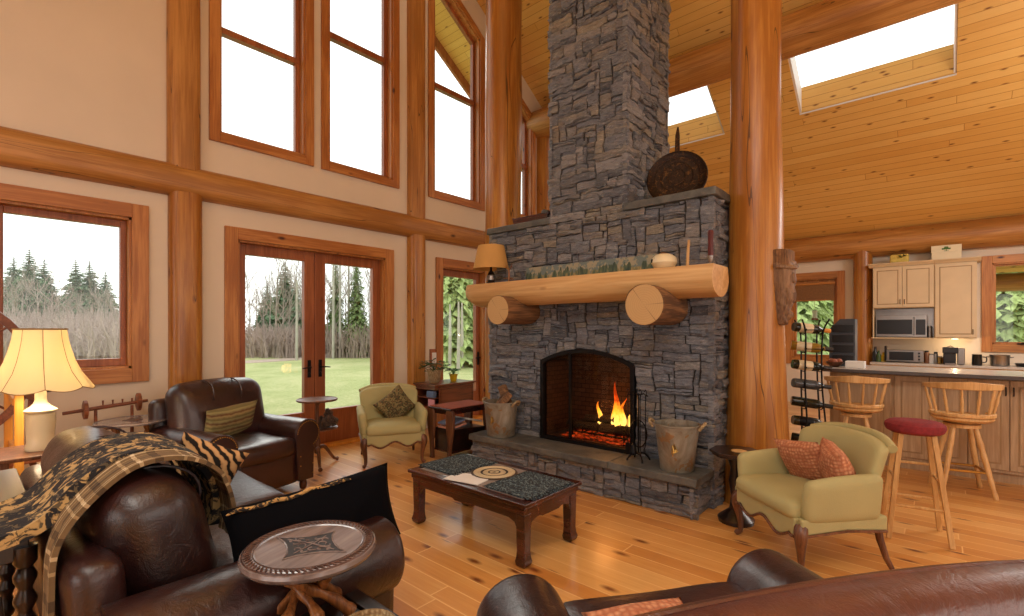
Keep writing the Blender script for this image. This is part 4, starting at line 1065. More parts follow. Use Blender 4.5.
obj('pot',MB().lathe([(.04,0),(.046,.01),(.058,.085),(.066,.09),(.066,.105),(.056,.105),(.05,.095),(.0001,.09)],20),M['yellow'],t)
m=MB(); m.m=Matrix.Translation((0,0,.09)); leaves(m,30,.11,.11,.05,6); obj('foliage',m,M['leaf'],t,smooth=False)
mt=T('magazine_table','narrow dark side table with flared legs and rust runner left of the hearth','table',(-4.33,3.97,0))
m=MB(); m.box(-.2,.2,-.33,.33,.585,.605); obj('tabletop',m,M['darkwood'],mt,bevel=.006)
obj('runner',MB().box(-.19,.19,-.31,.32,.606,.612),M['rust'],mt,bevel=.002)
m=MB(); m.box(-.17,.17,-.30,.30,.53,.585); obj('apron',m,M['darkwood'],mt,bevel=.004)
for sx in (1,-1):
    for sy in (1,-1):
        pl_=[(-.035,.585),(.06,.585),(.075,.50),(.07,.38),(.03,.2),(.015,.03),(.03,0),(-.03,0),(-.02,.2),(-.05,.40),(-.055,.52)]
        m=MB(); m.prism([(a,b) for a,b in pl_],-.02,.02,'y'); l=obj('leg',m,M['walnut'],mt,bevel=.008); l.location=(sx*.155,sy*.30,0); l.rotation_euler=(0,0,0 if sx>0 else PI)
obj('shelf',MB().box(-.16,.17,-.27,.27,.09,.11),M['darkwood'],mt)
obj('magazine_sling',MB().prism([(-.27,.11),(.27,.11),(.27,.33),(-.27,.36)],-.14,.16,'x'),M['blackwood'],mt,bevel=.004)
def mag(label,y0,y1,z,mat,tilt):
    o=obj('magazine',MB().cbox((0,0,0),(.24,y1-y0,.02)),mat,bevel=.003); o.location=(-4.30,(y0+y1)/2,z); o.rotation_euler=(rad(tilt),rad(0),0)
    return tag(o,label,'magazine')
blue=plain('blue_grey_magazine',h(120,134,166),.45); 
mag('blue grey magazine slung in the side table left of the hearth',3.70,3.92,.43,blue,10); mag('pink magazine under the blue one in the side table left of hearth',3.70,3.94,.385,plain('coral_magazine',h(206,150,130),.45),8); mag('cream magazine with dark title in the side table, next to the bucket',3.97,4.20,.42,M['white'],-14)
# ------------------------------------------------------------ fire
def rlog(label,p0,p1,r,name='firewood',mat='bark',grp='logs burning in the fireplace'):
    o=log(name,p0,p1,r,r*.9,mat,wob=.15,seed=p0[0]*9,seg=12,n=8); return tag(o,label,'firewood',grp)
M['char']=plain('charred_log',h(40,32,28),.9,.4,18,.6,40)
gr=T('fire_grate','black iron log grate with upright bars inside the fireplace','grate',(-2.62,FY+.20,OZ0+.02))
m=MB()
for i in range(6): m.tube([(-.30+.12*i,-.12,.07),(-.30+.12*i,.10,.07)],.008,6)
m.tube([(-.34,-.10,.07),(.34,-.10,.07)],.009,6); m.tube([(-.34,.09,.07),(.34,.09,.07)],.009,6); obj('bars',m,M['iron'],gr)
for x in (-.3,.3):
    obj('leg',MB().tube([(x,-.10,.0),(x,-.10,.16)],.009,6),M['iron'],gr); obj('leg',MB().tube([(x,.09,.0),(x,.09,.07)],.009,6),M['iron'],gr)
gz=OZ0+.02
for lb,a,b,r in (('thick charred log lying across the left of the fire grate',(-3.02,FY+.17,gz+.125),(-2.66,FY+.19,gz+.125),.05),
  ('charred log on the right of the fire grate under the tall flame',(-2.62,FY+.17,gz+.125),(-2.28,FY+.2,gz+.13),.05),
  ('charred log at the back of the fire grate',(-2.9,FY+.28,gz+.13),(-2.35,FY+.27,gz+.13),.05),
  ('upper charred log lying slanted on top of the fire',(-2.82,FY+.2,gz+.20),(-2.42,FY+.26,gz+.225),.04)):
    rlog(lb,a,b,r,mat='char')
m=MB(); m.sheet(lambda u,v:(-3.05+.8*u,FY+.08+.33*v,gz+.012+.035*max(0,noise.noise(Vector((u*9,v*6,2))))),26,14,.01); o=obj('ember_bed',m,M['ember']); tag(o,'bed of red glowing embers on the firebox floor','embers',kind='stuff')
ff=T('fire','orange flames rising from the logs in the fireplace','fire',(-2.47,FY+.21,gz+.17))
r=random.Random(5)
for (x,y,hh,w) in ((0.0,0,.46,.07),(-.05,.03,.34,.06),(.07,.01,.30,.065),(-.20,0,.24,.045),(.12,.04,.2,.045),(.02,-.03,.22,.06)):
    pts=[];rs=[]
    for k in range(14):
        t=k/13; pts.append((x+.035*math.sin(t*5+x*30)*t+.02*t,y+.012*math.sin(t*7),hh*t-.02)); rs.append(w*(math.sin(min(1,t*2.2+.25)*PI/2))*(1-t)**.8+.001)
    obj('flame',MB().tube(pts,rs,10,sq=.45),M['flame'],ff)
# ------------------------------------------------------------ buckets, tools
def bucket(label,loc,rb,rt,hh,rz):
    t=T('metal_bucket',label,'bucket',loc,rz)
    obj('shell',MB().lathe([(rb*.98,0),(rb,.004),(rb+(rt-rb)*.5,hh*.5),(rt,hh-.01),(rt+.009,hh-.006),(rt+.009,hh+.004),(rt,hh+.006),(rt-.006,hh),(rb-.004,.012),(.0001,.012)],44),M['gal'],t)
    em=MB()
    # raised bird-like crest on the front
    for i in range(7):
        a=i/6; em.tube([(-.012,-.004,-.03+.06*a),(.03*(1-abs(a-.5)),-.008,-.02+.07*a),(.045*(1-a),-.004,.0+.05*a)],[.003,.005,.002],6)
    em.tube([(0,-.003,-.05),(.008,-.008,0),(-.004,-.004,.05)],[.004,.007,.003],6)
    c=obj('embossed_crest',em,M['brass'],t); c.location=(0,-(rb+rt)/2-.002,hh*.5); c.rotation_euler=(rad(-7),0,0)
    for s in (1,-1):
        pts=[(s*(rt+.005),-.055,hh-.035),(s*(rt+.035),-.045,hh+.005),(s*(rt+.045),0,hh+.02),(s*(rt+.035),.045,hh+.005),(s*(rt+.005),.055,hh-.035)]
        obj('rope_handle',MB().tube([path(pts,k/18) for k in range(19)],[.011+.003*(k%2) for k in range(19)],8),M['terr'],t)
    return t
Bx=bucket('aged metal bucket full of split wood on the left of the hearth',(-3.66,3.97,.336),.155,.185,.37,.1)
bucket('empty aged metal bucket with rope handles on the right end of the hearth',(-1.655,3.97,.336),.135,.178,.38,.2)
for i,(dx,dy,z,a,b) in enumerate(((-.03,.02,.66,20,66),(.05,-.03,.68,-35,40),(.02,.06,.74,80,30))):
    m=MB(); m.prism([(-.05,-.035),(.05,-.03),(.03,.04),(-.03,.035)],-.13,.13,'y'); o=obj('firewood',m,M['bark'],bevel=.008); o.location=(-3.66+dx,3.97+dy,z+.02); o.rotation_euler=(rad(90-b),0,rad(a))
    tag(o,'split piece of dark firewood sticking out of the left hearth bucket','firewood','firewood in the bucket')
fs=T('fire_tool_stand','black wrought iron fire tool stand between the fire and the right bucket','fire tools',(-2.02,4.0,.336))
m=MB()
for i in range(4):
    a=PI/4+i*PI/2; m.tube([path([(0,0,.06),(.05*math.cos(a),.05*math.sin(a),.065),(.09*math.cos(a),.09*math.sin(a),.03),(.105*math.cos(a),.105*math.sin(a),.004)],k/8) for k in range(9)],.008,6)
m.tube([(0,0,.05),(0,0,.60)],.008,8); obj('stand',m,M['iron'],fs)
m=MB(); m.tube([(.0+.08*math.cos(a),0,.24+.12*math.sin(a)) for a in [2*PI*i/24 for i in range(25)]],.006,6); m.tube([(-.09,0,.58),(-.05,0,.60),(0,0,.585),(.05,0,.60),(.09,0,.58)],.006,6); obj('ring_hanger',m,M['iron'],fs)
for i,(dx,kind) in enumerate(((-.085,0),(-.03,1),(.035,2),(.085,3))):
    m=MB(); x=-2.02+dx; y=3.965
    m.tube([(x-.012,y,.955),(x,y,.975),(x+.012,y,.955),(x+.006,y,.93),(x,y,.90)],.004,6); m.tube([(x,y,.93),(x,y,.48)],.0045,6)
    if kind==0: m.cbox((x,y,.45),(.045,.006,.08))
    elif kind==1: m.lathe([(.03,0),(.018,.07),(.006,.08)],10,(x,y,.41))
    elif kind==2: m.tube([(x,y,.48),(x+.002,y,.43),(x+.025,y,.42)],[.0045,.004,.001],6)
    else: m.tube([(x,y,.48),(x-.014,y,.45),(x-.012,y,.42)],.004,6)
    o=obj('fire_tool',m,M['iron']); tag(o,'slim black iron fire tool hanging on the stand by the fire','fire tool','fire tools on the stand')
# ------------------------------------------------------------ mantel ornaments
ZM=2.017
t=T('mantel_lamp','small unlit lamp with a tan shade on the left end of the mantel','lamp',(-3.84,4.0,ZM))
obj('base',MB().lathe([(.06,0),(.065,.012),(.04,.03),(.035,.06),(.045,.10),(.03,.14),(.014,.16),(.012,.22)],20),M['iron'],t)
obj('glass_collar',MB().lathe([(.03,.03),(.055,.05),(.05,.10),(.03,.12)],18),M['steel'],t)
obj('lamp_shade',MB().lathe([(.205,.175),(.150,.44),(.148,.44),(.203,.175)],40),M['shade2'],t)
obj('finial',MB().lathe([(.004,.22),(.004,.45),(.010,.455),(.0001,.475)],10),M['brass'],t)
t=T('twig_figure','small antlered twig figure beside the lamp on the mantel','ornament',(-3.57,4.0,ZM))
m=MB(); m.tube([(0,0,0),(.005,0,.08),(-.005,0,.15)],[.014,.010,.008],8); obj('body',m,M['twig'],t)
m=MB()
for s in (1,-1):
    m.tube([(0,0,.14),(s*.03,0,.17),(s*.045,0,.22)],[.006,.005,.002],6); m.tube([(s*.03,0,.17),(s*.055,0,.185)],[.004,.002],6)
m.tube([(-.08,0,.05),(0,0,.06),(.07,0,.035)],[.003,.007,.003],6); obj('antlers',m,M['twig'],t)
def landscape():
    g=G('painted_forest_panel'); o=g.obj(); s=g.sep(o); n=g.noise(o,9,5,.7); n2=g.noise(g.vmul(o,(22,1,5)),1,4,.6)
    sky=g.mix(g.math('GREATER_THAN',n,.5),h(104,118,116),h(150,144,122))
    tree=g.ramp(n2,[(.35,h(44,66,60)),(.5,h(86,100,76)),(.62,h(160,140,92)),(.72,h(168,104,72))])
    hor=g.math('LESS_THAN',g.math('ADD',s[2],g.math('MULTIPLY',g.math('SUBTRACT',n2,.5),.28)),.09)
    c=g.mix(hor,sky,tree); return g.bsdf(c,.7)
pp=T('landscape_painting','long narrow painted landscape panel leaning behind the mantel','painting',(-2.66,4.115,ZM)); m=MB(); m.box(-.76,.76,-.008,.008,.0,.165); a=obj('canvas',m,landscape(),pp); a.rotation_euler=(rad(-6),0,0)
m=MB()
for i in range(30): m.box(-.70+.048*i,-.70+.048*i+.012,-.013,-.009,.0,.02)
a=obj('bead_border',m,M['iron'],pp); a.rotation_euler=(rad(-6),0,0)
t=T('painted_gourd','round cream gourd pot with dark bird marking on mantel','pot',(-1.78,4.0,ZM))
obj('bowl',MB().lathe([(.05,0),(.085,.02),(.108,.06),(.10,.10),(.07,.128),(.045,.135),(.04,.128),(.0001,.12)],28),M['ivory'],t)
m=MB()
for (x,z,r_) in ((-.06,.075,.024),(-.035,.09,.018),(-.02,.06,.015)): m.rbox((x,-.0985+abs(x)*.35+.004,z),(r_*2,.014,r_*1.4),.006,0,6)
obj('bird_marking',m,M['iron'],t)
m=MB(); m.tube([path([(-.07,-.02,.11),(0,-.04,.14),(.07,-.02,.12)],k/8) for k in range(9)],.006,6); obj('twig_rim',m,M['twig'],t)
o=obj('wooden_flute',MB().tube([(0,0,0),(.004,0,.12),(.012,0,.235)],[.013,.012,.010],10),M['lightwood']); o.location=(-1.585,4.02,ZM); tag(o,'thin upright tan wooden flute standing on the mantel','ornament')
t=T('candle_holder','dark red fluted candle in a glass holder at the right end of the mantel','candle',(-1.385,3.99,ZM))
obj('holder',MB().lathe([(.032,0),(.034,.01),(.012,.025),(.02,.05),(.024,.08)],16),M['steel'],t); obj('candle',MB().lathe([(.021,.06),(.022,.1),(.020,.2),(.022,.27),(.018,.285),(.0001,.285)],12,wob=lambda a,z:1+.06*math.cos(6*a)),plain('oxblood_wax',h(84,24,22),.35,.2,30),t)
# ------------------------------------------------------------ pan and tray on the ledges
t=T('copper_pan','large dark round long-handled pan propped on the right ledge of the chimney','pan',(-1.895,4.52,2.70)); t.rotation_euler=(rad(-13),0,rad(16))
obj('pan_disc',MB().lathe([(.0001,-.03),(.20,-.032),(.255,-.02),(.275,.0),(.28,.008),(.272,.014),(.245,-.008),(.2,-.018),(.0001,-.016)],52,(0,0,.283),(PI/2,0,0)),M['copper'],t)
m=MB(); m.tube([(.275*math.cos(a),.0,.283+.275*math.sin(a)) for a in [2*PI*i/48 for i in range(49)]],.009,6)
for rr_2 in (.08,.15,.21): m.tube([(rr_2*math.cos(a),-.016+.0,.283+rr_2*math.sin(a)) for a in [2*PI*i/36 for i in range(37)]],.004,5)
obj('embossed_rings',m,M['copper'],t)
m=MB(); m.prism([(-.025,.55),(.022,.55),(.018,.74),(.006,.83),(-.008,.83),(-.024,.74)],-.008,.008,'y'); obj('handle',m,M['copper'],t,bevel=.004)
t=T('wooden_tray','dark wooden dough tray on the left ledge of the chimney','tray',(-3.60,4.50,2.70),0)
m=MB(); m.prism([(-.26,.14),(-.20,0),(.24,0),(.30,.14),(.275,.14),(.225,.02),(-.185,.02),(-.235,.14)],-.12,.12,'y'); m.prism([(-.25,.13),(-.20,0),(.24,0),(.29,.13)],-.13,-.115,'y'); m.prism([(-.25,.13),(-.20,0),(.24,0),(.29,.13)],.115,.13,'y'); obj('trough',m,M['darkwood'],t,bevel=.004)
o=obj('stone_carving',MB().rbox((0,0,.09),(.11,.08,.18),.05,0,10,wr=.03),M['slab']); o.location=(-3.44,4.5,2.722); tag(o,'small rounded stone carving standing in the wooden tray on left ledge','ornament')
# ------------------------------------------------------------ carved wood spirit on the post
M['driftwood']=wood('weathered_carving',h(96,66,46),h(146,112,80),2,.6,2,.2)
t=T('wood_spirit_carving','weathered carved bearded face hanging on the right side of the log post','carving',(-1.005,4.57,1.54)); t.rotation_euler=(0,0,rad(-8)); t.scale=(1.05,1.0,1)
def ws(p,u):
    v=Vector(p); z=u[2]; k=.55+.45*max(0,min(1,(z+1)/1.3)); 
    v.x*=k; v.y*=k
    if z>.62: v.x*=1.0; v.x+=.0
    v.x+=.02*noise.noise(Vector((p.z*14,p.y*20,1)))+.012*math.sin(p.z*60+p.y*30)*(z<.1); v.y+=.012*noise.noise(Vector((p.z*24,p.x*20,5)))
    return v
obj('head',MB().rbox((0,0,.28),(.19,.18,.56),.06,0,26,fn=ws),M['driftwood'],t,angle=60)
obj('hat',MB().rbox((0.0,0,.56),(.16,.17,.14),.02,0,10,wr=.02),M['bark'],t)
m=MB(); m.tube([path([(.0,-.10,.49),(.09,-.06,.475),(.105,.0,.48),(.08,.07,.50)],k/10) for k in range(11)],.02,8); obj('hat_brim',m,M['driftwood'],t)
m=MB(); m.rbox((.085,-.01,.39),(.05,.045,.09),.02,0,8); obj('nose',m,M['driftwood'],t)
m=MB()
for i in range(9):
    y=-.06+.015*i; m.tube([path([(.06,y,.34),(.075+.01*math.sin(i),y*.9,.24),(.05,y*.7,.14),(.03+.01*math.sin(i*2),y*.3,.02)],k/10) for k in range(11)],[.013]*8+[.010,.006,.002],6)
obj('beard',m,M['driftwood'],t)
# ------------------------------------------------------------ lamp corner
et=T('lamp_table','dark walnut lamp table at the far end of the sofa','table',(-4.52,.36,0))
m=MB(); m.box(-.24,.24,-.22,.22,.68,.705); obj('tabletop',m,M['walnut'],et,bevel=.006)
for sx in (1,-1):
    for sy in (1,-1): obj('leg',MB().cbox((sx*.2,sy*.18,.34),(.04,.04,.68)),M['walnut'],et,bevel=.005)
t=T('table_lamp','lit cream table lamp with a large scalloped bell shade by the left window','lamp',(-4.50,.355,.706))
obj('base',MB().lathe([(.075,0),(.08,.02),(.07,.05),(.072,.12),(.078,.19),(.074,.235),(.064,.242),(.082,.252),(.084,.262),(.05,.29),(.036,.31),(.030,.33),(.030,.395),(.018,.405)],28),M['ivory'],t)
bell=[(.275,.415),(.250,.45),(.205,.515),(.175,.59),(.154,.665),(.140,.73),(.132,.80)]
sc8=lambda a,z:1+.012*abs(math.cos(4*a))*(z<.6)
mb=MB(); vs=[];fs=[]; seg=96
for off in (0,-.003):
    for (r_,z) in bell:
        for i in range(seg):
            a=2*PI*i/seg; k=abs(math.sin(4*a)); q=(r_+off)*(1-.035*(1-k)**2)
            zz=z-(.022*k if z<.42 else .012*k if z<.46 else 0)+ (0)
            vs.append((q*math.cos(a),q*math.sin(a),zz))
n=len(bell)
for l in range(2):
    for k in range(n-1):
        for i in range(seg):
            j=(i+1)%seg; b0=l*n*seg; q=(b0+k*seg+i,b0+k*seg+j,b0+(k+1)*seg+j,b0+(k+1)*seg+i); fs.append(q if l==0 else q[::-1])
sh=obj('lamp_shade',mb.add(vs,fs),M['shade'],t,angle=180)
m=MB()
for i in range(8):
    a=2*PI*i/8; m.tube([(r_*1.0*(1-.035)*math.cos(a),r_*(1-.035)*math.sin(a),z) for r_,z in bell],.002,5)
for i in range(seg): 
    a=2*PI*i/seg; a2=2*PI*(i+1)/seg; f=lambda a:(0.277*(1-.035*(1-abs(math.sin(4*a)))**2)); 
    m.tube([(f(a)*math.cos(a),f(a)*math.sin(a),.415-.022*abs(math.sin(4*a))),(f(a2)*math.cos(a2),f(a2)*math.sin(a2),.415-.022*abs(math.sin(4*a2)))],.003,4,cap=False)
m.tube([(0.133*math.cos(2*PI*i/48),.133*math.sin(2*PI*i/48),.80) for i in range(49)],.005,6)
obj('shade_piping',m,plain('brown_braid',h(150,120,74),.8),sh)
obj('bulb',MB().lathe([(.012,.40),(.018,.43),(.032,.48),(.026,.52),(.0001,.535)],16),emis('warm_bulb',(1,.72,.4),14,(.8,.7,.5)),t)
obj('neck',MB().lathe([(.012,.38),(.010,.41)],10),M['brass'],t)
# blond rack beside lamp
t=T('wooden_rack','bright blond wooden rack post left of the lit table lamp','rack',(-4.98,.25,0))
for x in (0,-.5): obj('post',MB().cbox((x,.03 if x==0 else -.0,.52),(.06,.05,1.04)),M['oak'],t,bevel=.005)
for z in (.25,.62,.98): obj('rail',MB().cbox((-.25,.01,z),(.46,.025,.05)),M['oak'],t,bevel=.004)
for x in (0,-.5): obj('foot',MB().cbox((x,.015,.02),(.06,.34,.04)),M['oak'],t,bevel=.005)
# spinning wheel
t=T('spinning_wheel','antique wooden spinning wheel with large spoked rim by the left window','spinning wheel',(-5.46,-.20,0),PI/2)
rr3=.60; zc=1.20
m=MB(); vs=[]
for i in range(65):
    pass
rimp=[(rr3-.055,-.022),(rr3,-.022),(rr3,.022),(rr3-.055,.022),(rr3-.055,-.022)]
m.m=Matrix.Translation((0,0,zc))@Matrix.Rotation(PI/2,4,'X')@Matrix.Translation((0,0,0))
m.lathe([(rr3-.06,-.02),(rr3-.004,-.022),(rr3,0),(rr3-.004,.022),(rr3-.06,.02),(rr3-.06,-.02)],64)
wr=obj('wheel_rim',m,M['wheelwood'],t); wr_=wr
for i in range(10):
    a=2*PI*i/10; c,s=math.cos(a),math.sin(a); obj('spoke',MB().tube([(c*.05,0,zc+s*.05),(c*.2,0,zc+s*.2),(c*.3,0,zc+s*.3),(c*.55,0,zc+s*.55)],[.010,.018,.011,.009],8),M['wheelwood'],t)
m=MB(); m.m=Matrix.Translation((0,0,zc))@Matrix.Rotation(PI/2,4,'X'); m.lathe([(.02,-.08),(.05,-.07),(.06,0),(.05,.07),(.02,.08)],16); obj('hub',m,M['wheelwood'],t)
for y in (-.11,.11): obj('upright',MB().tube([(0,y,.46),(0,y,.8),(0,y,zc+.06)],[.026,.02,.016],10),M['wheelwood'],t)
obj('bench',MB().cbox((.20,0,.45),(.9,.18,.04),(0,rad(-3),0)),M['wheelwood'],t,bevel=.006)
for (x,y) in ((-.15,.07),(-.15,-.07),(.58,0)): obj('leg',MB().tube([(x,y,.45),(x*1.2,y*2.2,.0)],[.022,.014],10),M['wheelwood'],t)
obj('spindle_post',MB().tube([(.56,0,.46),(.57,0,.75),(.58,0,1.02)],[.02,.026,.016],10),M['wheelwood'],t)
obj('spindle_disc',MB().lathe([(.05,-.01),(.055,0),(.05,.01)],20,(.58,-.05,1.0),(PI/2,0,0)),M['wheelwood'],t); obj('spindle_rod',MB().tube([(.46,-.05,.99),(.62,-.05,1.0),(.80,-.05,1.02)],[.008,.011,.006],8),M['blackwood'],t)
# yarn winder by the wall
t=T('yarn_winder','reddish wooden yarn winder rail with two end discs against the left wall','yarn winder',(-5.66,.90,0))
obj('rail',MB().tube([(0,-.32,.78),(0,-.05,.805),(0,.28,.83)],[.014,.018,.014],10),M['wheelwood'],t)
for y,z in ((-.17,.795),(.21,.825)): obj('disc',MB().lathe([(.06,-.018),(.082,-.012),(.082,.012),(.06,.018)],26,(0,y,z),(PI/2,0,0)),M['wheelwood'],t)
for k in range(4): obj('peg',MB().tube([(0,-.05+.07*k,.82),(0,-.05+.07*k,.865)],[.005,.008],8),M['wheelwood'],t)
for y in (-.10,.16): obj('upright',MB().tube([(0,y,.80),(0,y,.4),(0,y,.03)],[.012,.016,.014],8),M['wheelwood'],t)
obj('lower_rail',MB().tube([(0,-.3,.60),(0,.35,.62)],.012,8),M['wheelwood'],t)
for y in (-.10,.16): obj('foot',MB().cbox((0,y,.015),(.26,.05,.03)),M['wheelwood'],t,bevel=.005)
# ------------------------------------------------------------ bar stools
def windsor(label,loc,rz):
    t=T('windsor_bar_stool',label,'bar stool',loc,rz,'windsor bar stools at the counter')
    L=M['lightwood']
    obj('seat',MB().lathe([(.14,.655),(.225,.665),(.25,.685),(.25,.70),(.235,.712),(.16,.705),(.0001,.70)],40),L,t)
    obj('swivel',MB().lathe([(.12,.60),(.15,.605),(.15,.635),(.10,.64),(.09,.657)],28),L,t)
    for i in range(4):
        a=PI/4+i*PI/2; c,s=math.cos(a),math.sin(a); pts=[(c*(.12+.17*q),s*(.12+.17*q),.61*(1-q)) for q in [k/16 for k in range(17)]]
        obj('leg',MB().tube(pts,[.020,.021,.022,.023,.026,.022,.025,.025,.024,.023,.024,.02,.024,.021,.018,.024,.020],12),L,t)
    fr=MB(); 
    for z,k in ((.22,.215),): 
        P=[(k*math.cos(PI/4+i*PI/2)*1.02,k*math.sin(PI/4+i*PI/2)*1.02,z) for i in range(4)]
        for i in range(4): fr.tube([P[i],P[(i+1)%4]],.011,8)
    obj('footrest',fr,M['brass'],t)
    # curved back facing -y
    N_=25; top=[];low=[]
    rail=MB(); vs=[];fs=[]
    for k in range(N_):
        a=rad(-90-105+210*k/(N_-1)); u=abs(k/(N_-1)-.5)*2
        hh=.075-.045*u; ro=.30; z0=.965-.0*u
        for rr4,zz in ((ro-.022,z0),(ro+.012,z0),(ro+.018,z0+hh),(ro-.012,z0+hh)): vs.append((rr4*math.cos(a),rr4*math.sin(a)*.92,zz))
    for k in range(N_-1):
        for i in range(4):
            j=(i+1)%4; fs.append((k*4+i,(k+1)*4+i,(k+1)*4+j,k*4+j))
    fs+=[(0,1,2,3),((N_-1)*4+3,(N_-1)*4+2,(N_-1)*4+1,(N_-1)*4)]
    obj('back_rail',rail.add(vs,fs),L,t,bevel=.007,angle=50)
    rl=MB(); vs=[];fs=[]
    for k in range(N_):
        a=rad(-90-105+210*k/(N_-1))
        for rr4,zz in ((.205,.712),(.262,.712),(.262,.745),(.205,.745)): vs.append((rr4*math.cos(a),rr4*math.sin(a),zz))
    for k in range(N_-1):
        for i in range(4):
            j=(i+1)%4; fs.append((k*4+i,(k+1)*4+i,(k+1)*4+j,k*4+j))
    fs+=[(0,1,2,3),((N_-1)*4+3,(N_-1)*4+2,(N_-1)*4+1,(N_-1)*4)]
    obj('seat_rim',rl.add(vs,fs),L,t,bevel=.006,angle=50)
    for k in range(8):
        a=rad(-90-98+196*k/7); c,s=math.cos(a),math.sin(a)
        pts=[(c*(.235+.055*q),s*(.235+.035*q),.735+.24*q) for q in [j/10 for j in range(11)]]
        obj('spindle',MB().tube(pts,[.009,.011,.014,.011,.013,.015,.013,.010,.012,.010,.008],8),L,t)
    return t
ws1=windsor('light maple windsor bar stool with spindle back, nearest the right edge',(.15,6.16,0),rad(14)); ws1.scale=(.9,.9,1)
dup(ws1,(-.66,6.2,0),rad(6),'light maple windsor bar stool with spindle back, behind the right sage chair')
t=T('cushioned_stool','backless bar stool with round wine-red seat behind the right sage chair','bar stool',(-.14,4.63,0),rad(11)); t.scale=(.92,.92,1)
def rsc(p,u):
    v=Vector(p); return v+Vector((0,0,.006*noise.noise(Vector((p.x*22,p.y*22,0)))-.018*math.exp(-((p.x**2+p.y**2)/.004))*(u[2]>0)))
m=MB(); m.lathe([(.0001,.745),(.155,.748),(.185,.765),(.195,.79),(.19,.815),(.165,.832),(.11,.84),(.05,.842),(.0001,.835)],44,wob=lambda a,z:1+.012*math.cos(11*a)); obj('seat_cushion',m,M['red'],t)
for sx in (1,-1):
    for sy in (1,-1):
        obj('leg',MB().prism([(-.018,-.018),(.018,-.018),(.018,.018),(-.018,.018)],0,1,'z'),M['lightwood'],t,bevel=.003)
        o=t.children[-1] if False else bpy.data.objects[[q.name for q in COL.objects if q.name.startswith('leg')][-1]]
for c in [q for q in COL.objects if q.parent==t and q.name.startswith('leg')]: bpy.data.objects.remove(c)
for sx in (1,-1):
    for sy in (1,-1):
        obj('leg',MB().tube([(sx*.10,sy*.10,.75),(sx*.19,sy*.19,.0)],.0235,4),M['lightwood'],t,bevel=.003)
for (a,b,z) in (((-1,-1),(1,-1),.24),((-1,1),(1,1),.24),((-1,-1),(-1,1),.42),((1,-1),(1,1),.42),((-1,1),(1,1),.5)):
    k=.19-.12*z; obj('stretcher',MB().tube([(a[0]*k,a[1]*k,z),(b[0]*k,b[1]*k,z)],.010,8),M['lightwood'],t)
# ------------------------------------------------------------ kitchen
def door_panel(root,x0,x1,z0,z1,y,mat,mate,hx=None,hz=None,name='door'):
    d=obj(name,MB().box(x0+.003,x1-.003,y-.02,y,z0+.003,z1-.003),mat,root,bevel=.003)
    w=.055; fr=MB()
    for a in (x0+w,x1-w): pass
    g2=MB(); 
    xa,xb,za,zb=x0+w,x1-w,z0+w,z1-w
    g2.box(xa,xb,y-.0205,y-.0195,za,zb); obj('groove',g2,mate,d,smooth=False)
    obj('raised_panel',MB().box(xa+.014,xb-.014,y-.027,y-.0195,za+.014,zb-.014),mat,d,bevel=.006)
    if hx is not None:
        hm=MB(); hm.tube([(hx,y-.02,hz-.04),(hx,y-.04,hz-.03),(hx,y-.04,hz+.03),(hx,y-.02,hz+.04)],.006,6); obj('handle',hm,M['iron'],d)
    return d
YP=6.74
for k,(x0,x1,doors,lab) in enumerate(((-.97,-.375,[(-.94,-.405,None)],'pickled oak peninsula cabinet at its left end, behind the left windsor stool'),(-.375,.21,[(-.375,-.083,-.11),(-.083,.21,None)],'pickled oak peninsula cabinet behind the red stool'),(.21,.80,[(.21,.507,.48),(.507,.80,.534)],'pickled oak peninsula cabinet behind the right windsor stool'),(.80,1.39,[(.80,1.09,None),(1.09,1.39,None)],'pickled oak peninsula cabinet at the right edge'))):
    t=T('base_cabinet',lab,'cabinet',((x0+x1)/2,0,0)); xm=(x0+x1)/2
    obj('body',MB().box(x0-xm,x1-xm,YP,YP+.55,.10,1.03),M['pickled'],t,smooth=False); obj('toe_kick',MB().box(x0-xm,x1-xm,YP+.04,YP+.5,.0,.10),M['pickled'],t,smooth=False)
    for a,b,hx in doors: door_panel(t,a-xm,b-xm,.13,1.01,YP,M['pickled'],M['creamedge'],None if hx is None else hx-xm,.90)
t=T('peninsula_worktop','dark-edged pale breakfast bar worktop over the oak cabinets','worktop',(0,0,0))
obj('edge_band',MB().box(-1.0,1.6,6.46,7.34,1.032,1.068),M['counter'],t,bevel=.004); obj('surface',MB().box(-.99,1.59,6.475,7.33,1.066,1.071),M['ctop'],t,smooth=False)
t=T('kitchen_counter','pale kitchen counter run along the back wall under the windows','counter',(0,0,0))
obj('carcase',MB().box(-.93,3.6,10.92,11.49,.0,.88),M['cream'],t,smooth=False); obj('worktop',MB().box(-.95,3.62,10.86,11.49,.88,.92),M['ctop'],t,bevel=.004)
def ucab(label,x0,x1,z0,z1,doors):
    t=T('wall_cabinet',label,'cabinet',((x0+x1)/2,11.12,z0)); xm=(x0+x1)/2
    obj('body',MB().box(x0-xm,x1-xm,0,.37,0,z1-z0),M['cream'],t,bevel=.003)
    for a,b,hx in doors: door_panel(t,a-xm,b-xm,.01,z1-z0-.01,0,M['cream'],M['creamedge'],hx-xm,.11)
    m=MB(); m.prism([(-.0,0),(-.02,.0),(-.03,.02),(-.07,.05),(-.07,.065),(.37,.065),(.37,0)],x0-xm-(.06 if x0<-.5 else 0),x1-xm+(.05 if x1>.3 else 0),'x'); c=obj('crown_moulding',m,M['cream'],t,bevel=.003); c.location=(0,0,z1-z0)
    return t
ucab('cream two-door wall cabinet above the microwave',-.93,-.075,1.895,2.645,[(-.925,-.505,-.535),(-.505,-.08,-.475)])
ucab('tall cream single-door wall cabinet right of the microwave',-.073,.46,1.36,2.645,[(-.065,.455,.41)])
t=T('microwave_shelf','brushed grey niche lining with shelf around the microwave','shelf',(0,0,0))
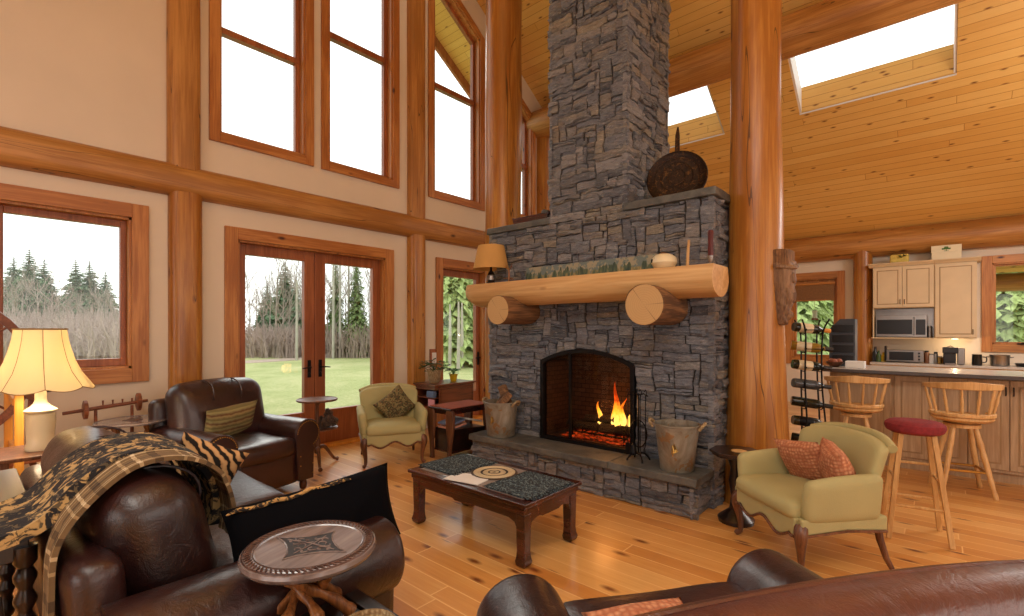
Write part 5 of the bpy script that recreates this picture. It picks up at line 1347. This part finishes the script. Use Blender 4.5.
obj('back_panel',MB().box(-.92,-.08,11.44,11.46,1.37,1.89),M['steel'],t); obj('shelf',MB().box(-.95,-.08,11.12,11.48,1.345,1.365),M['cream'],t,bevel=.003); obj('side_panel',MB().box(-.93,-.91,11.12,11.48,1.365,1.893),M['cream'],t)
t=T('microwave','stainless steel microwave on the shelf under the wall cabinets','microwave',(-.53,11.14,1.366))
obj('body',MB().box(-.36,.36,0,.30,.01,.40),M['steel'],t,bevel=.006); obj('door_window',MB().box(-.34,.16,-.012,0,.06,.32),M['blackpl'],t,bevel=.004); obj('control_panel',MB().box(.21,.34,-.008,0,.05,.32),M['blackpl'],t,bevel=.003); obj('door_handle',MB().tube([(.185,0,.05),(.185,-.035,.06),(.185,-.035,.34),(.185,0,.35)],.011,8),M['steel'],t)
o=obj('spice_grinder',MB().lathe([(.035,0),(.04,.03),(.03,.1),(.036,.15),(.03,.2),(.0001,.21)],16),M['steel']); o.location=(-.135,11.25,1.366); tag(o,'small steel grinder beside the microwave','kitchen utensil')
t=T('under_cabinet_lamp','small lit puck lamp beneath the tall cream wall cabinet','lamp',(.19,11.22,1.345)); obj('lens',MB().lathe([(.04,.0),(.045,.004),(.0001,.004)],20),emis('warm_puck',(1,.75,.45),12),t); obj('housing',MB().lathe([(.05,.004),(.05,.014),(.0001,.014)],20),M['steel'],t)
zk=.921
t=T('toaster_oven','stainless toaster oven on the back counter under the microwave','toaster oven',(-.47,11.16,zk)); obj('body',MB().box(-.26,.26,-.05,.25,.015,.22),M['steel'],t,bevel=.008); obj('glass_door',MB().box(-.22,.12,-.06,-.049,.04,.19),M['blackpl'],t,bevel=.003); obj('knob_strip',MB().box(.14,.25,-.056,-.049,.03,.21),M['steel'],t)
for z in (.06,.115,.17): obj('knob',MB().lathe([(.018,0),(.015,.02),(.0001,.02)],14,(.195,-.056,z),(PI/2,0,0)),M['blackpl'],t)
obj('side_handle',MB().box(-.29,-.262,-.03,.2,.02,.29),M['blackpl'],t,bevel=.004)
bn=[((-.90,11.2),.045,.27,'blackpl','dark oil bottle at the far left of the kitchen counter'),((-.84,11.1),.035,.20,'leafd','green bottle beside the dark oil bottle on the kitchen counter'),((-.78,11.22),.04,.17,'yellow','yellow capped bottle left of the toaster oven')]
for (x,y),r_,hh,mt_,lb in bn:
    o=obj('bottle',MB().lathe([(r_,0),(r_,hh*.6),(r_*.4,hh*.75),(r_*.4,hh),(.0001,hh)],16),M[mt_]); o.location=(x,y,zk); tag(o,lb,'bottle')
jar_l=['glass jar with a dark lid, first right of the toaster oven','glass jar with a pale filling, second right of the toaster oven','tall spice jar, third right of the toaster oven','short amber jar just left of the coffee maker','squat amber jar touching the coffee maker']
for i,(x,hh,r_,c) in enumerate(((-.175,.22,.035,'twig'),(-.11,.17,.035,'white'),(-.055,.20,.03,'steel'),(-.0,.13,.035,'brass'),(.06,.12,.03,'brass'))):
    t=T('storage_jar',jar_l[i],'jar',(x,11.15,zk)); obj('jar_body',MB().lathe([(r_,0),(r_*1.05,.01),(r_*1.05,hh*.8),(r_*.8,hh*.86)],16),M[c],t); obj('lid',MB().lathe([(r_*.85,hh*.86),(r_*.85,hh),(.0001,hh)],16),M['blackpl'] if i%2==0 else M['steel'],t)
t=T('coffee_maker','black and steel coffee maker on the kitchen counter below the lit lamp','coffee maker',(.17,11.0,zk)); obj('body',MB().box(-.13,.03,-.05,.17,.0,.27),M['blackpl'],t,bevel=.012); obj('head',MB().box(-.14,.06,-.10,.1,.19,.29),M['blackpl'],t,bevel=.012); obj('water_tank',MB().box(.045,.14,-.04,.15,.0,.28),M['steel'],t,bevel=.015); obj('lever',MB().tube([(-.08,-.08,.29),(-.04,-.10,.315),(.0,-.08,.29)],.009,8),M['steel'],t); obj('drip_tray',MB().box(-.11,.02,-.15,-.05,0,.025),M['steel'],t)
t=T('mug','black mug with handle on the kitchen counter left of the steel pot','mug',(.455,11.0,zk)); obj('cup',MB().lathe([(.06,0),(.066,.03),(.06,.17),(.065,.18),(.055,.175),(.055,.02),(.0001,.02)],24),M['blackpl'],t); obj('handle',MB().tube([path([(.062,0,.14),(.11,0,.13),(.105,0,.06),(.06,0,.05)],k/10) for k in range(11)],.009,8),M['blackpl'],t)
t=T('steel_pot','wide stainless steel pot on the counter below the right kitchen window','pot',(.72,11.05,zk)); obj('pot_body',MB().lathe([(.10,0),(.115,.01),(.12,.17),(.127,.18),(.115,.175),(.11,.02),(.0001,.02)],30),M['steel'],t)
for s in (1,-1): obj('handle',MB().tube([(s*.12,-.03,.14),(s*.155,-.02,.145),(s*.155,.02,.145),(s*.12,.03,.14)],.007,6),M['steel'],t)
t=T('cooktop_pan','black shallow pan on the counter at the right edge','pan',(1.02,11.1,zk)); obj('pan_body',MB().lathe([(.11,0),(.13,.05),(.125,.05),(.105,.01),(.0001,.01)],26),M['blackpl'],t); obj('handle',MB().tube([(.12,0,.045),(.3,0,.06)],.011,8),M['blackpl'],t)
zc_=2.712
t=T('gift_box','white storage box with a green tree emblem on top of the tall cabinet','box',(.08,11.24,zc_)); obj('box_body',MB().box(-.19,.19,-.1,.12,0,.235),M['ivory'],t,bevel=.004); obj('lid',MB().box(-.195,.195,-.105,.125,.125,.24),M['ivory'],t,bevel=.003)
m=MB(); 
for x,z,r_ in ((0,.185,.030),(-.035,.178,.022),(.035,.178,.022),(0,.2,.024)): m.rbox((x,-.107,z),(r_*2,.006,r_*1.2),.003,0,6)
m.box(-.005,.005,-.109,-.105,.14,.18); m.box(-.03,.03,-.109,-.105,.138,.144); obj('tree_emblem',m,M['leaf'],t)
t=T('yellow_basket','small yellow woven basket with greenery on top of the double cabinet','basket',(-.55,11.22,zc_)); obj('basket_body',MB().rbox((0,0,.075),(.27,.15,.15),.03,0,8),plain('pale_yellow_weave',h(214,190,96),.8,.15,30),t); m=MB(); m.m=Matrix.Translation((.04,-.05,.06)); leaves(m,20,.08,.08,.05,12); obj('greenery',m,M['leafd'],t,smooth=False)
for x,z0,z1,nm in ((-1.935,2.10,2.46,'woven brown roller shade in the left kitchen window'),):
    t=T('roller_shade',nm,'blind',(x,11.47,z0)); m=MB(); m.box(-.36,.36,-.0,.012,.0,z1-z0-.05); obj('shade_cloth',m,plain('bamboo_brown',h(128,88,50),.7,.2,40),t); obj('roller',MB().tube([(-.37,.0,z1-z0-.02),(.37,.0,z1-z0-.02)],.028,12),M['casing_x'],t); obj('hem_bar',MB().tube([(-.36,.0,.0),(.36,0,.0)],.012,8),M['casing_x'],t)
# things on the breakfast bar
t=T('letter_organizer','tall dark grey desk organiser on left end of breakfast bar','organiser',(-.88,7.08,1.072)); m=MB(); m.prism([(-.13,0),(.13,0),(.13,.56),(-.02,.56),(-.13,.44)],-.11,.11,'y'); obj('case',m,plain('dark_grey_plastic',h(62,66,74),.45,.08),t,bevel=.006)
for z in (.08,.2,.32,.44): obj('drawer',MB().box(-.10,.12,-.125,-.11,z-.04,z+.05),M['blackpl'],t,bevel=.004)
o=obj('cardboard_box',MB().box(-.09,.09,-.07,.07,0,.075),M['white'],bevel=.004); o.location=(-.72,6.72,1.072); tag(o,'low white box on the breakfast bar','box')
t=T('fruit_bowl','small bowl of fruit on the left end of breakfast bar','bowl',(-.92,6.72,1.072)); obj('bowl',MB().lathe([(.04,0),(.08,.04),(.09,.06),(.08,.055),(.03,.01),(.0001,.01)],20),M['walnut'],t)
for i,(x,y) in enumerate(((-.03,0),(.04,.02),(.0,-.035))):
    o=obj('apple',MB().rbox((0,0,0),(.07,.07,.065),.033,0,8),plain('apple_skin',h(150,86,60),.4,.2,20) if i==0 else bpy.data.materials['apple_skin']); o.location=(-.92+x,6.72+y,1.072+.065); tag(o,'reddish apple in the bowl on the breakfast bar','apple','apples in the bowl')
# wine rack
t=T('wine_rack','curved black wrought iron wine rack between the log post and breakfast bar','wine rack',(-.93,5.42,0),rad(24))
for x in (-.07,.07):
    for s in (1,-1):
        pts=[(x,s*.13,0),(x*1.1+.02,s*.10,.5),(x+.0,s*.07,1.0),(x-.0,s*.09,1.45),(x*1.6,s*.14,1.60)]
        obj('upright',MB().tube([path(pts,k/20) for k in range(21)],.008,6),M['iron'],t)
zl=[.42,.60,.78,.96,1.14,1.32,1.50]
m=MB()
for z in zl:
    for x in (-.07,.07): m.tube([path([(x,-.12,z+.01),(x,-.05,z-.035),(x,.05,z-.035),(x,.12,z+.01)],k/10) for k in range(11)],.005,6)
    for y in (-.1,.1): m.tube([(-.085,y,z),(.085,y,z)],.004,6)
obj('cradles',m,M['iron'],t)
m=MB()
for s in (1,-1): m.tube([(-.12,s*.12,.02),(.12,s*.12,.02)],.008,6)
obj('foot_bar',m,M['iron'],t)
M['wine']=plain('dark_bottle_glass',h(24,28,20),.12,.1); M['wine2']=plain('smoky_bottle_glass',h(70,74,78),.15,.1); M['amberb']=plain('amber_bottle_glass',h(150,116,44),.15,.1)
rzr=rad(24)
lab_=['lowest but two','second from the bottom','third from the bottom','grey smoky','dark, with a tan label','clear amber necked','topmost, with cream label']
for i,z in enumerate(zl[:]):
    lb=['dark wine bottle in the lowest cradle of the wine rack','dark glossy wine bottle in second cradle from the bottom of wine rack','big dark wine bottle in the third cradle from the bottom of wine rack','smoky grey bottle in the middle cradle of the wine rack','dark bottle with a tan label in the third cradle from the top','amber tinted bottle in the second cradle from the top of wine rack','dark bottle with cream label in the topmost cradle of the wine rack'][i]
    b=T('wine_bottle',lb,'bottle',(-.93,5.42,z+.012)); b.rotation_euler=(0,rad(97),rzr+rad((-14,10,-6,12,8,-10,16)[i])); b.scale=(1.2,1.2,1.12)
    g_=M['wine2'] if i==3 else M['amberb'] if i==5 else M['wine']
    obj('glass_body',MB().lathe([(.0001,-.15),(.034,-.152),(.038,-.14),(.038,.03),(.032,.06),(.016,.085),(.0145,.13),(.017,.135),(.017,.155),(.0001,.156)],20),g_,b)
    if i in (4,5,6,1): obj('paper_label',MB().lathe([(.0386,-.11),(.0386,.0)],20),M['ivory'] if i!=1 else M['iron'],b)
    obj('foil_cap',MB().lathe([(.0175,.10),(.018,.157),(.0001,.158)],14),M['oak'] if i==6 else M['blackpl'],b)
o=obj('hummingbird_feeder',MB().lathe([(.0001,0),(.06,.005),(.06,.03),(.045,.04),(.045,.17),(.06,.175),(.05,.20),(.0001,.215)],18),M['white']); o.location=(-2.03,12.2,1.72); tag(o,'white bird feeder hanging outside the left kitchen window','bird feeder')
f_=MB(); f_.lathe([(.062,.003),(.064,.03),(.0001,.031)],18); f_.tube([(0,0,.21),(0,0,.86)],.004,5); oo=obj('red_base',f_,M['red'],o)

# ------------------------------------------------------------ outdoors
S(obj('ground',MB().box(-220,120,-160,220,-.75,-.45),M['grass'],smooth=False))
o=obj('ground_track',MB().sheet(lambda u,v:(-31.5-2.5*v+1.2*math.sin(u*6),4+22*u,-.44),40,4,.02),M['track']); S(o)
S(obj('porch_deck',MB().box(-7.6,-6.1,-5,12,-.3,-.06),M['track'],smooth=False)) if False else None
S(log('trim_13',(-5,13.1,2.40),(5,13.1,2.40),.17,.17,'beam',seed=31))
S(obj('porch_roof',MB().prism([(11.7,2.95),(13.6,2.62),(13.6,2.72),(11.7,3.05)],-6.1,5.2,'x'),plain('moss_painted_boards',h(150,156,92),.7,.1),smooth=False))
def conifer_mesh(seed,hh,w,dens=1.0,layers=34,droop=.25):
    r=random.Random(seed); m=MB()
    for k in range(layers):
        t=k/layers; z=hh*(.06+.94*t); rr5=w*(1-t)**.85*(.8+.4*r.random())+.08
        nb=int((9+rr5*6)*dens)
        for i in range(nb):
            a=r.random()*2*PI; L=rr5*r.uniform(.55,1.1); c,s=math.cos(a),math.sin(a); px,py=-s,c; zz=z+r.uniform(-.2,.2)*hh/layers
            dz=-droop*L*r.uniform(.6,1.4); n_=4; q=[]
            for j in range(n_+1):
                u=j/n_; wd=L*(.20 if hh>11 else .11)*(math.sin(PI*min(1,u*1.1+.1)))*(1 if j<n_ else .1); jz=r.uniform(-.06,.06)*L
                q+= [(c*L*u+px*wd,s*L*u+py*wd,zz+dz*u*u-wd*.5+jz),(c*L*u-px*wd,s*L*u-py*wd,zz+dz*u*u-wd*.5-jz)]
            # ragged fronds
            for j in range(n_):
                b=2*j; m.add([q[b],q[b+1],q[b+3],q[b+2],(q[b][0]+c*L*.12+px*L*.1,q[b][1]+s*L*.12+py*L*.1,q[b][2]-L*.1),(q[b+1][0]+c*L*.12-px*L*.1,q[b+1][1]+s*L*.12-py*L*.1,q[b+1][2]-L*.1)],[(0,1,2,3),(0,3,4),(1,5,2)])
    return m
def tree_thing(name,label,loc,fol,folmat,trunk,tmat,group,rz=0):
    t=T(name,label,'tree',loc,rz,group); obj('trunk',trunk,tmat,t); obj('foliage' if folmat in (M['conif'],M['conif2'],M['leafy']) else 'branches',fol,folmat,t,smooth=False); return t
def bare_mesh(seed,hh,spread=.35):
    r=random.Random(seed); m=MB()
    def br(p,d,L,rd,lv):
        pts=[p]; q=Vector(p); dd=Vector(d)
        for i in range(3):
            dd=(dd+Vector((r.uniform(-.25,.25),r.uniform(-.25,.25),r.uniform(-.05,.2)))).normalized(); q=q+dd*L/3; pts.append(q.copy())
        m.tube(pts,[rd,rd*.85,rd*.7,rd*.5],3,cap=False)
        if lv<4:
            for i in range(3 if lv<3 else 4):
                k=r.randint(1,3); nd=(dd+Vector((r.uniform(-1,1),r.uniform(-1,1),r.uniform(-.1,.7)))*(.8)).normalized(); br(pts[k],nd,L*r.uniform(.5,.75),rd*.55,lv+1)
    for k in range(5):
        z=hh*(.25+.14*k); a=r.random()*6.28
        br(Vector((0,0,z)),Vector((math.cos(a)*spread*1.6,math.sin(a)*spread*1.6,.8)).normalized(),hh*.30,hh*.006,1)
    br(Vector((0,0,hh*.7)),Vector((0,0,1)),hh*.3,hh*.005,1)
    return m
def trunk_mesh(hh,r0): return MB().tube([(0,0,-.3),(.05,0,hh*.4),(-.03,.04,hh*.8),(0,0,hh)],[r0,r0*.8,r0*.4,r0*.12],7)
F_=0.0
def spot(deg,d):
    q=math.tan(rad(deg)); fx,fy=-.6610,.7504; return (d*(fx+fy*q),d*(fy+.6610*q),-.5)
kinds={}
def conf(key,hh,w,mat,seed,**k):
    f=obj('foliage',conifer_mesh(seed,hh,w,**k),mat,smooth=False); t=obj('trunk',trunk_mesh(hh,hh*.016),M['bark']); kinds[key]=(t,f)
conf('A',13,3.6,M['conif'],1,layers=46,dens=1.9); conf('B',12,3.2,M['conif'],2,layers=46,dens=1.9); conf('C',10,1.2,M['conif2'],3,layers=60,dens=1.6,droop=.5); conf('D',9,2.9,M['leafy'],4,layers=60,dens=1.7,droop=.6)
def bare(key,hh,mat,seed):
    f=obj('branches',bare_mesh(seed,hh),mat,smooth=False); t=obj('trunk',trunk_mesh(hh,hh*.012),mat); kinds[key]=(t,f)
bare('p',8,M['bare'],11); bare('q',7.5,M['bare2'],12); bare('s',8.5,M['bare'],13)
kinds_used=set()
def plant(key,loc,sc,rz,label,group):
    root=bpy.data.objects.new({'A':'fir_tree','B':'fir_tree','C':'ivy_clad_tree','D':'cedar_tree'}.get(key,'bare_tree'),None); COL.objects.link(root); root.location=loc; root.rotation_euler=(0,0,rz); root.scale=(sc,sc,sc)
    tag(root,label,'tree',group)
    for p in kinds[key]:
        if key in kinds_used: c=p.copy(); COL.objects.link(c)
        else: c=p
        c.parent=root
    kinds_used.add(key)
rt_=random.Random(3)
for brg,d,sc,kk in ((-45.7,62,.88,'A'),(-44.8,58,.98,'B'),(-43.9,62,.86,'A'),(-41.9,60,.90,'B'),(-41.0,62,.84,'A'),(-39.9,62,.80,'B')):
    x,y,z=spot(brg,d); plant(kk,(x,y,z),sc,rt_.random()*6,'dark green fir rising behind the bare trees, seen in the left window','firs seen through the left window')
for brg,d,sc,kk in ((-25.0,52,.72,'A'),(-24.0,56,.66,'B'),(-26.7,60,.66,'B')):
    x,y,z=spot(brg,d); plant(kk,(x,y,z),sc,rt_.random()*6,'dark green fir behind bare trees, seen through the left leaf of the glass doors','firs seen through the left door leaf')
x,y,z=spot(-17.7,35); plant('C',(x,y,z),.80,1.,'slim ivy covered conifer seen through the right leaf of glass doors','ivy tree')
x,y,z=spot(-19.9,36); plant('C',(x,y,z),.76,2.,'ivy-wrapped thin tree left of the slim conifer, seen through the right door leaf','ivy tree 2')
for brg,d,sc in ((-8.4,30,.95),(-7.0,27,.9),(-5.4,30,1.0),(-4.0,28,.85),(-9.3,34,.9)):
    x,y,z=spot(brg,d); plant('D',(x,y,z),sc,rt_.random()*6,'fresh green cedar in the clump seen through the single glass door','cedars seen through the single glass door')
for brg,d,sc in ((30.2,43.2,1.275),(31.7,46.8,1.36),(33.4,45,1.19),(44.5,54,1.7),(45.7,48.6,1.53),(47.1,52.2,1.7),(34.8,50.4,1.36)):
    x,y,z=spot(brg,d); plant('D',(x,y,z),sc,rt_.random()*6,'fresh green cedar seen through the kitchen windows','cedars seen through the kitchen windows')
for i in range(26):
    brg=-49.6+i*.44; d=rt_.uniform(38,50); x,y,z=spot(brg,d); plant(rt_.choice('pqs'),(x,y,z),rt_.uniform(.5,.78),rt_.random()*6,'leafless tree in the grey thicket seen through the left window','leafless trees seen through the left window')
for i in range(26):
    brg=-29.6+i*.63; d=rt_.uniform(33,46); x,y,z=spot(brg,d); plant(rt_.choice('pqs'),(x,y,z),rt_.uniform(.55,.85),rt_.random()*6,'leafless tree at the meadow edge seen through the glass doors','leafless trees seen through the double doors')
for brg,d,hh in ((-23.9,31,5.2),(-20.2,33,8.5),(-18.6,35,9),(-19.5,34,7.8),(-6.3,24,3.4),(-5.9,25,3.4),(-7.3,24.5,3.3)):
    x,y,z=spot(brg,d); o=obj('tree_trunk',MB().tube([(0,0,0),(.03,0,hh*.5),(0,.02,hh)],[.09,.08,.04],7),M['pole']); o.location=(x,y,z)
    tag(o,'bare pale upright trunk at the far edge of the meadow, seen through the glass doors' if brg<-12 else 'pale birch trunk under the cedars seen through the single glass door','tree','pale trunks at the double doors' if brg<-12 else 'birch trunks at the single door')
# thicket of brush
m=MB(); rb=random.Random(9)
for i in range(6000):
    if i%2: brg=rb.uniform(-50.6,-37.8); d=rb.uniform(22,44); hm=1.2+.072*d
    else: brg=rb.uniform(-30.1,-13); d=rb.uniform(33.5,44); hm=2.6
    x,y,z=spot(brg,d); a=rb.random()*6.28; hh=hm*rb.uniform(.4,1); l=rb.uniform(.1,.9)
    m.tube([(x,y,z),(x+math.cos(a)*l*.4,y+math.sin(a)*l*.4,z+hh*.6),(x+math.cos(a)*l,y+math.sin(a)*l,z+hh)],[.03,.022,.008],3,cap=False)
    for q in range(3):
        b=rb.random()*6.28; k=rb.uniform(.3,.8); m.tube([(x+math.cos(a)*l*k,y+math.sin(a)*l*k,z+hh*k),(x+math.cos(a)*l*k+math.cos(b)*.5,y+math.sin(a)*l*k+math.sin(b)*.5,z+hh*k+.4)],[.015,.005],3,cap=False)
o=obj('brushwood',m,M['bare2'],smooth=False); tag(o,'dense rosy grey leafless brushwood along the meadow edge','brush',kind='stuff')
cam=bpy.data.cameras.new('camera'); co=bpy.data.objects.new('camera',cam); COL.objects.link(co); SC.camera=co
co.location=(0,0,1.5); co.rotation_euler=(PI/2,0,math.atan2(428,486))
cam.sensor_width=36; cam.lens=486/1024*36; cam.shift_y=(330-308)/1024; cam.clip_start=.02; cam.clip_end=600
W=bpy.data.worlds.new('overcast_sky'); SC.world=W; W.use_nodes=True
bg=W.node_tree.nodes['Background']; bg.inputs[0].default_value=(1,.985,.97,1); bg.inputs[1].default_value=2.1
def area(name,loc,rot,sx,sy,e,col=(1,1,1),spread=180):
    l=bpy.data.lights.new(name,'AREA'); l.shape='RECTANGLE'; l.size=sx; l.size_y=sy; l.energy=e; l.color=col; l.spread=rad(spread)
    o=bpy.data.objects.new(name,l); COL.objects.link(o); o.location=loc; o.rotation_euler=rot; return o
def point(name,loc,e,col,r=.05):
    l=bpy.data.lights.new(name,'POINT'); l.energy=e; l.color=col; l.shadow_soft_size=r
    o=bpy.data.objects.new(name,l); COL.objects.link(o); o.location=loc; return o
sun=bpy.data.lights.new('sun','SUN'); sun.energy=1.2; sun.angle=rad(25); sun.color=(1,.95,.88); so=bpy.data.objects.new('sun',sun); COL.objects.link(so); so.rotation_euler=(rad(50),0,rad(-110))
warm=(1,.93,.84)
point('table_lamp_light',(-4.50,.355,1.24),55,(1,.80,.55),.05)
point('fire_light',(-2.5,4.22,.75),6,(1,.42,.12),.1)
point('puck_light',(.19,11.2,1.32),5,(1,.7,.4),.03)
area('front_fill',(-.5,-5.3,1.9),(rad(-90),0,PI),5.5,2.2,110,(1,.97,.94))  # added fill behind the camera; the front wall has no window
area('right_fill',(4.9,2,2.0),(0,rad(90),0),2.4,6,120,(1,.96,.92))  # added fill out of view; the right wall is solid
area('gable_fill',(.6,-1.0,5.1),(rad(12),rad(-8),0),4.5,1.2,170,warm)  # added overhead fill out of view, not a fixture of the room
area('kitchen_fill',(2.3,8.2,3.3),(0,rad(20),0),2.2,1.2,120,(1,.97,.93))  # extra unseen fill that brightens the kitchen, no lamp hangs here
area('kitchen_ceiling_fill',(2.4,7.6,3.2),(PI,0,0),2.2,1.6,60,warm)  # added fill aimed upward to brighten the kitchen ceiling
area('ridge_ceiling_fill',(0,2.2,5.2),(PI,0,0),4,1.2,190,warm)  # unseen fill added below the ridge to lighten the ceiling boards
SC.view_settings.view_transform='Standard'; SC.view_settings.look='None'; SC.view_settings.gamma=1; SC.view_settings.use_curve_mapping=False
SC.view_settings.exposure=-0.15
SC.cycles.max_bounces=8; SC.cycles.diffuse_bounces=4; SC.cycles.glossy_bounces=3; SC.cycles.transparent_max_bounces=12; SC.cycles.sample_clamp_indirect=6
SC.cycles.use_denoising=True; SC.cycles.caustics_reflective=False; SC.cycles.caustics_refractive=False
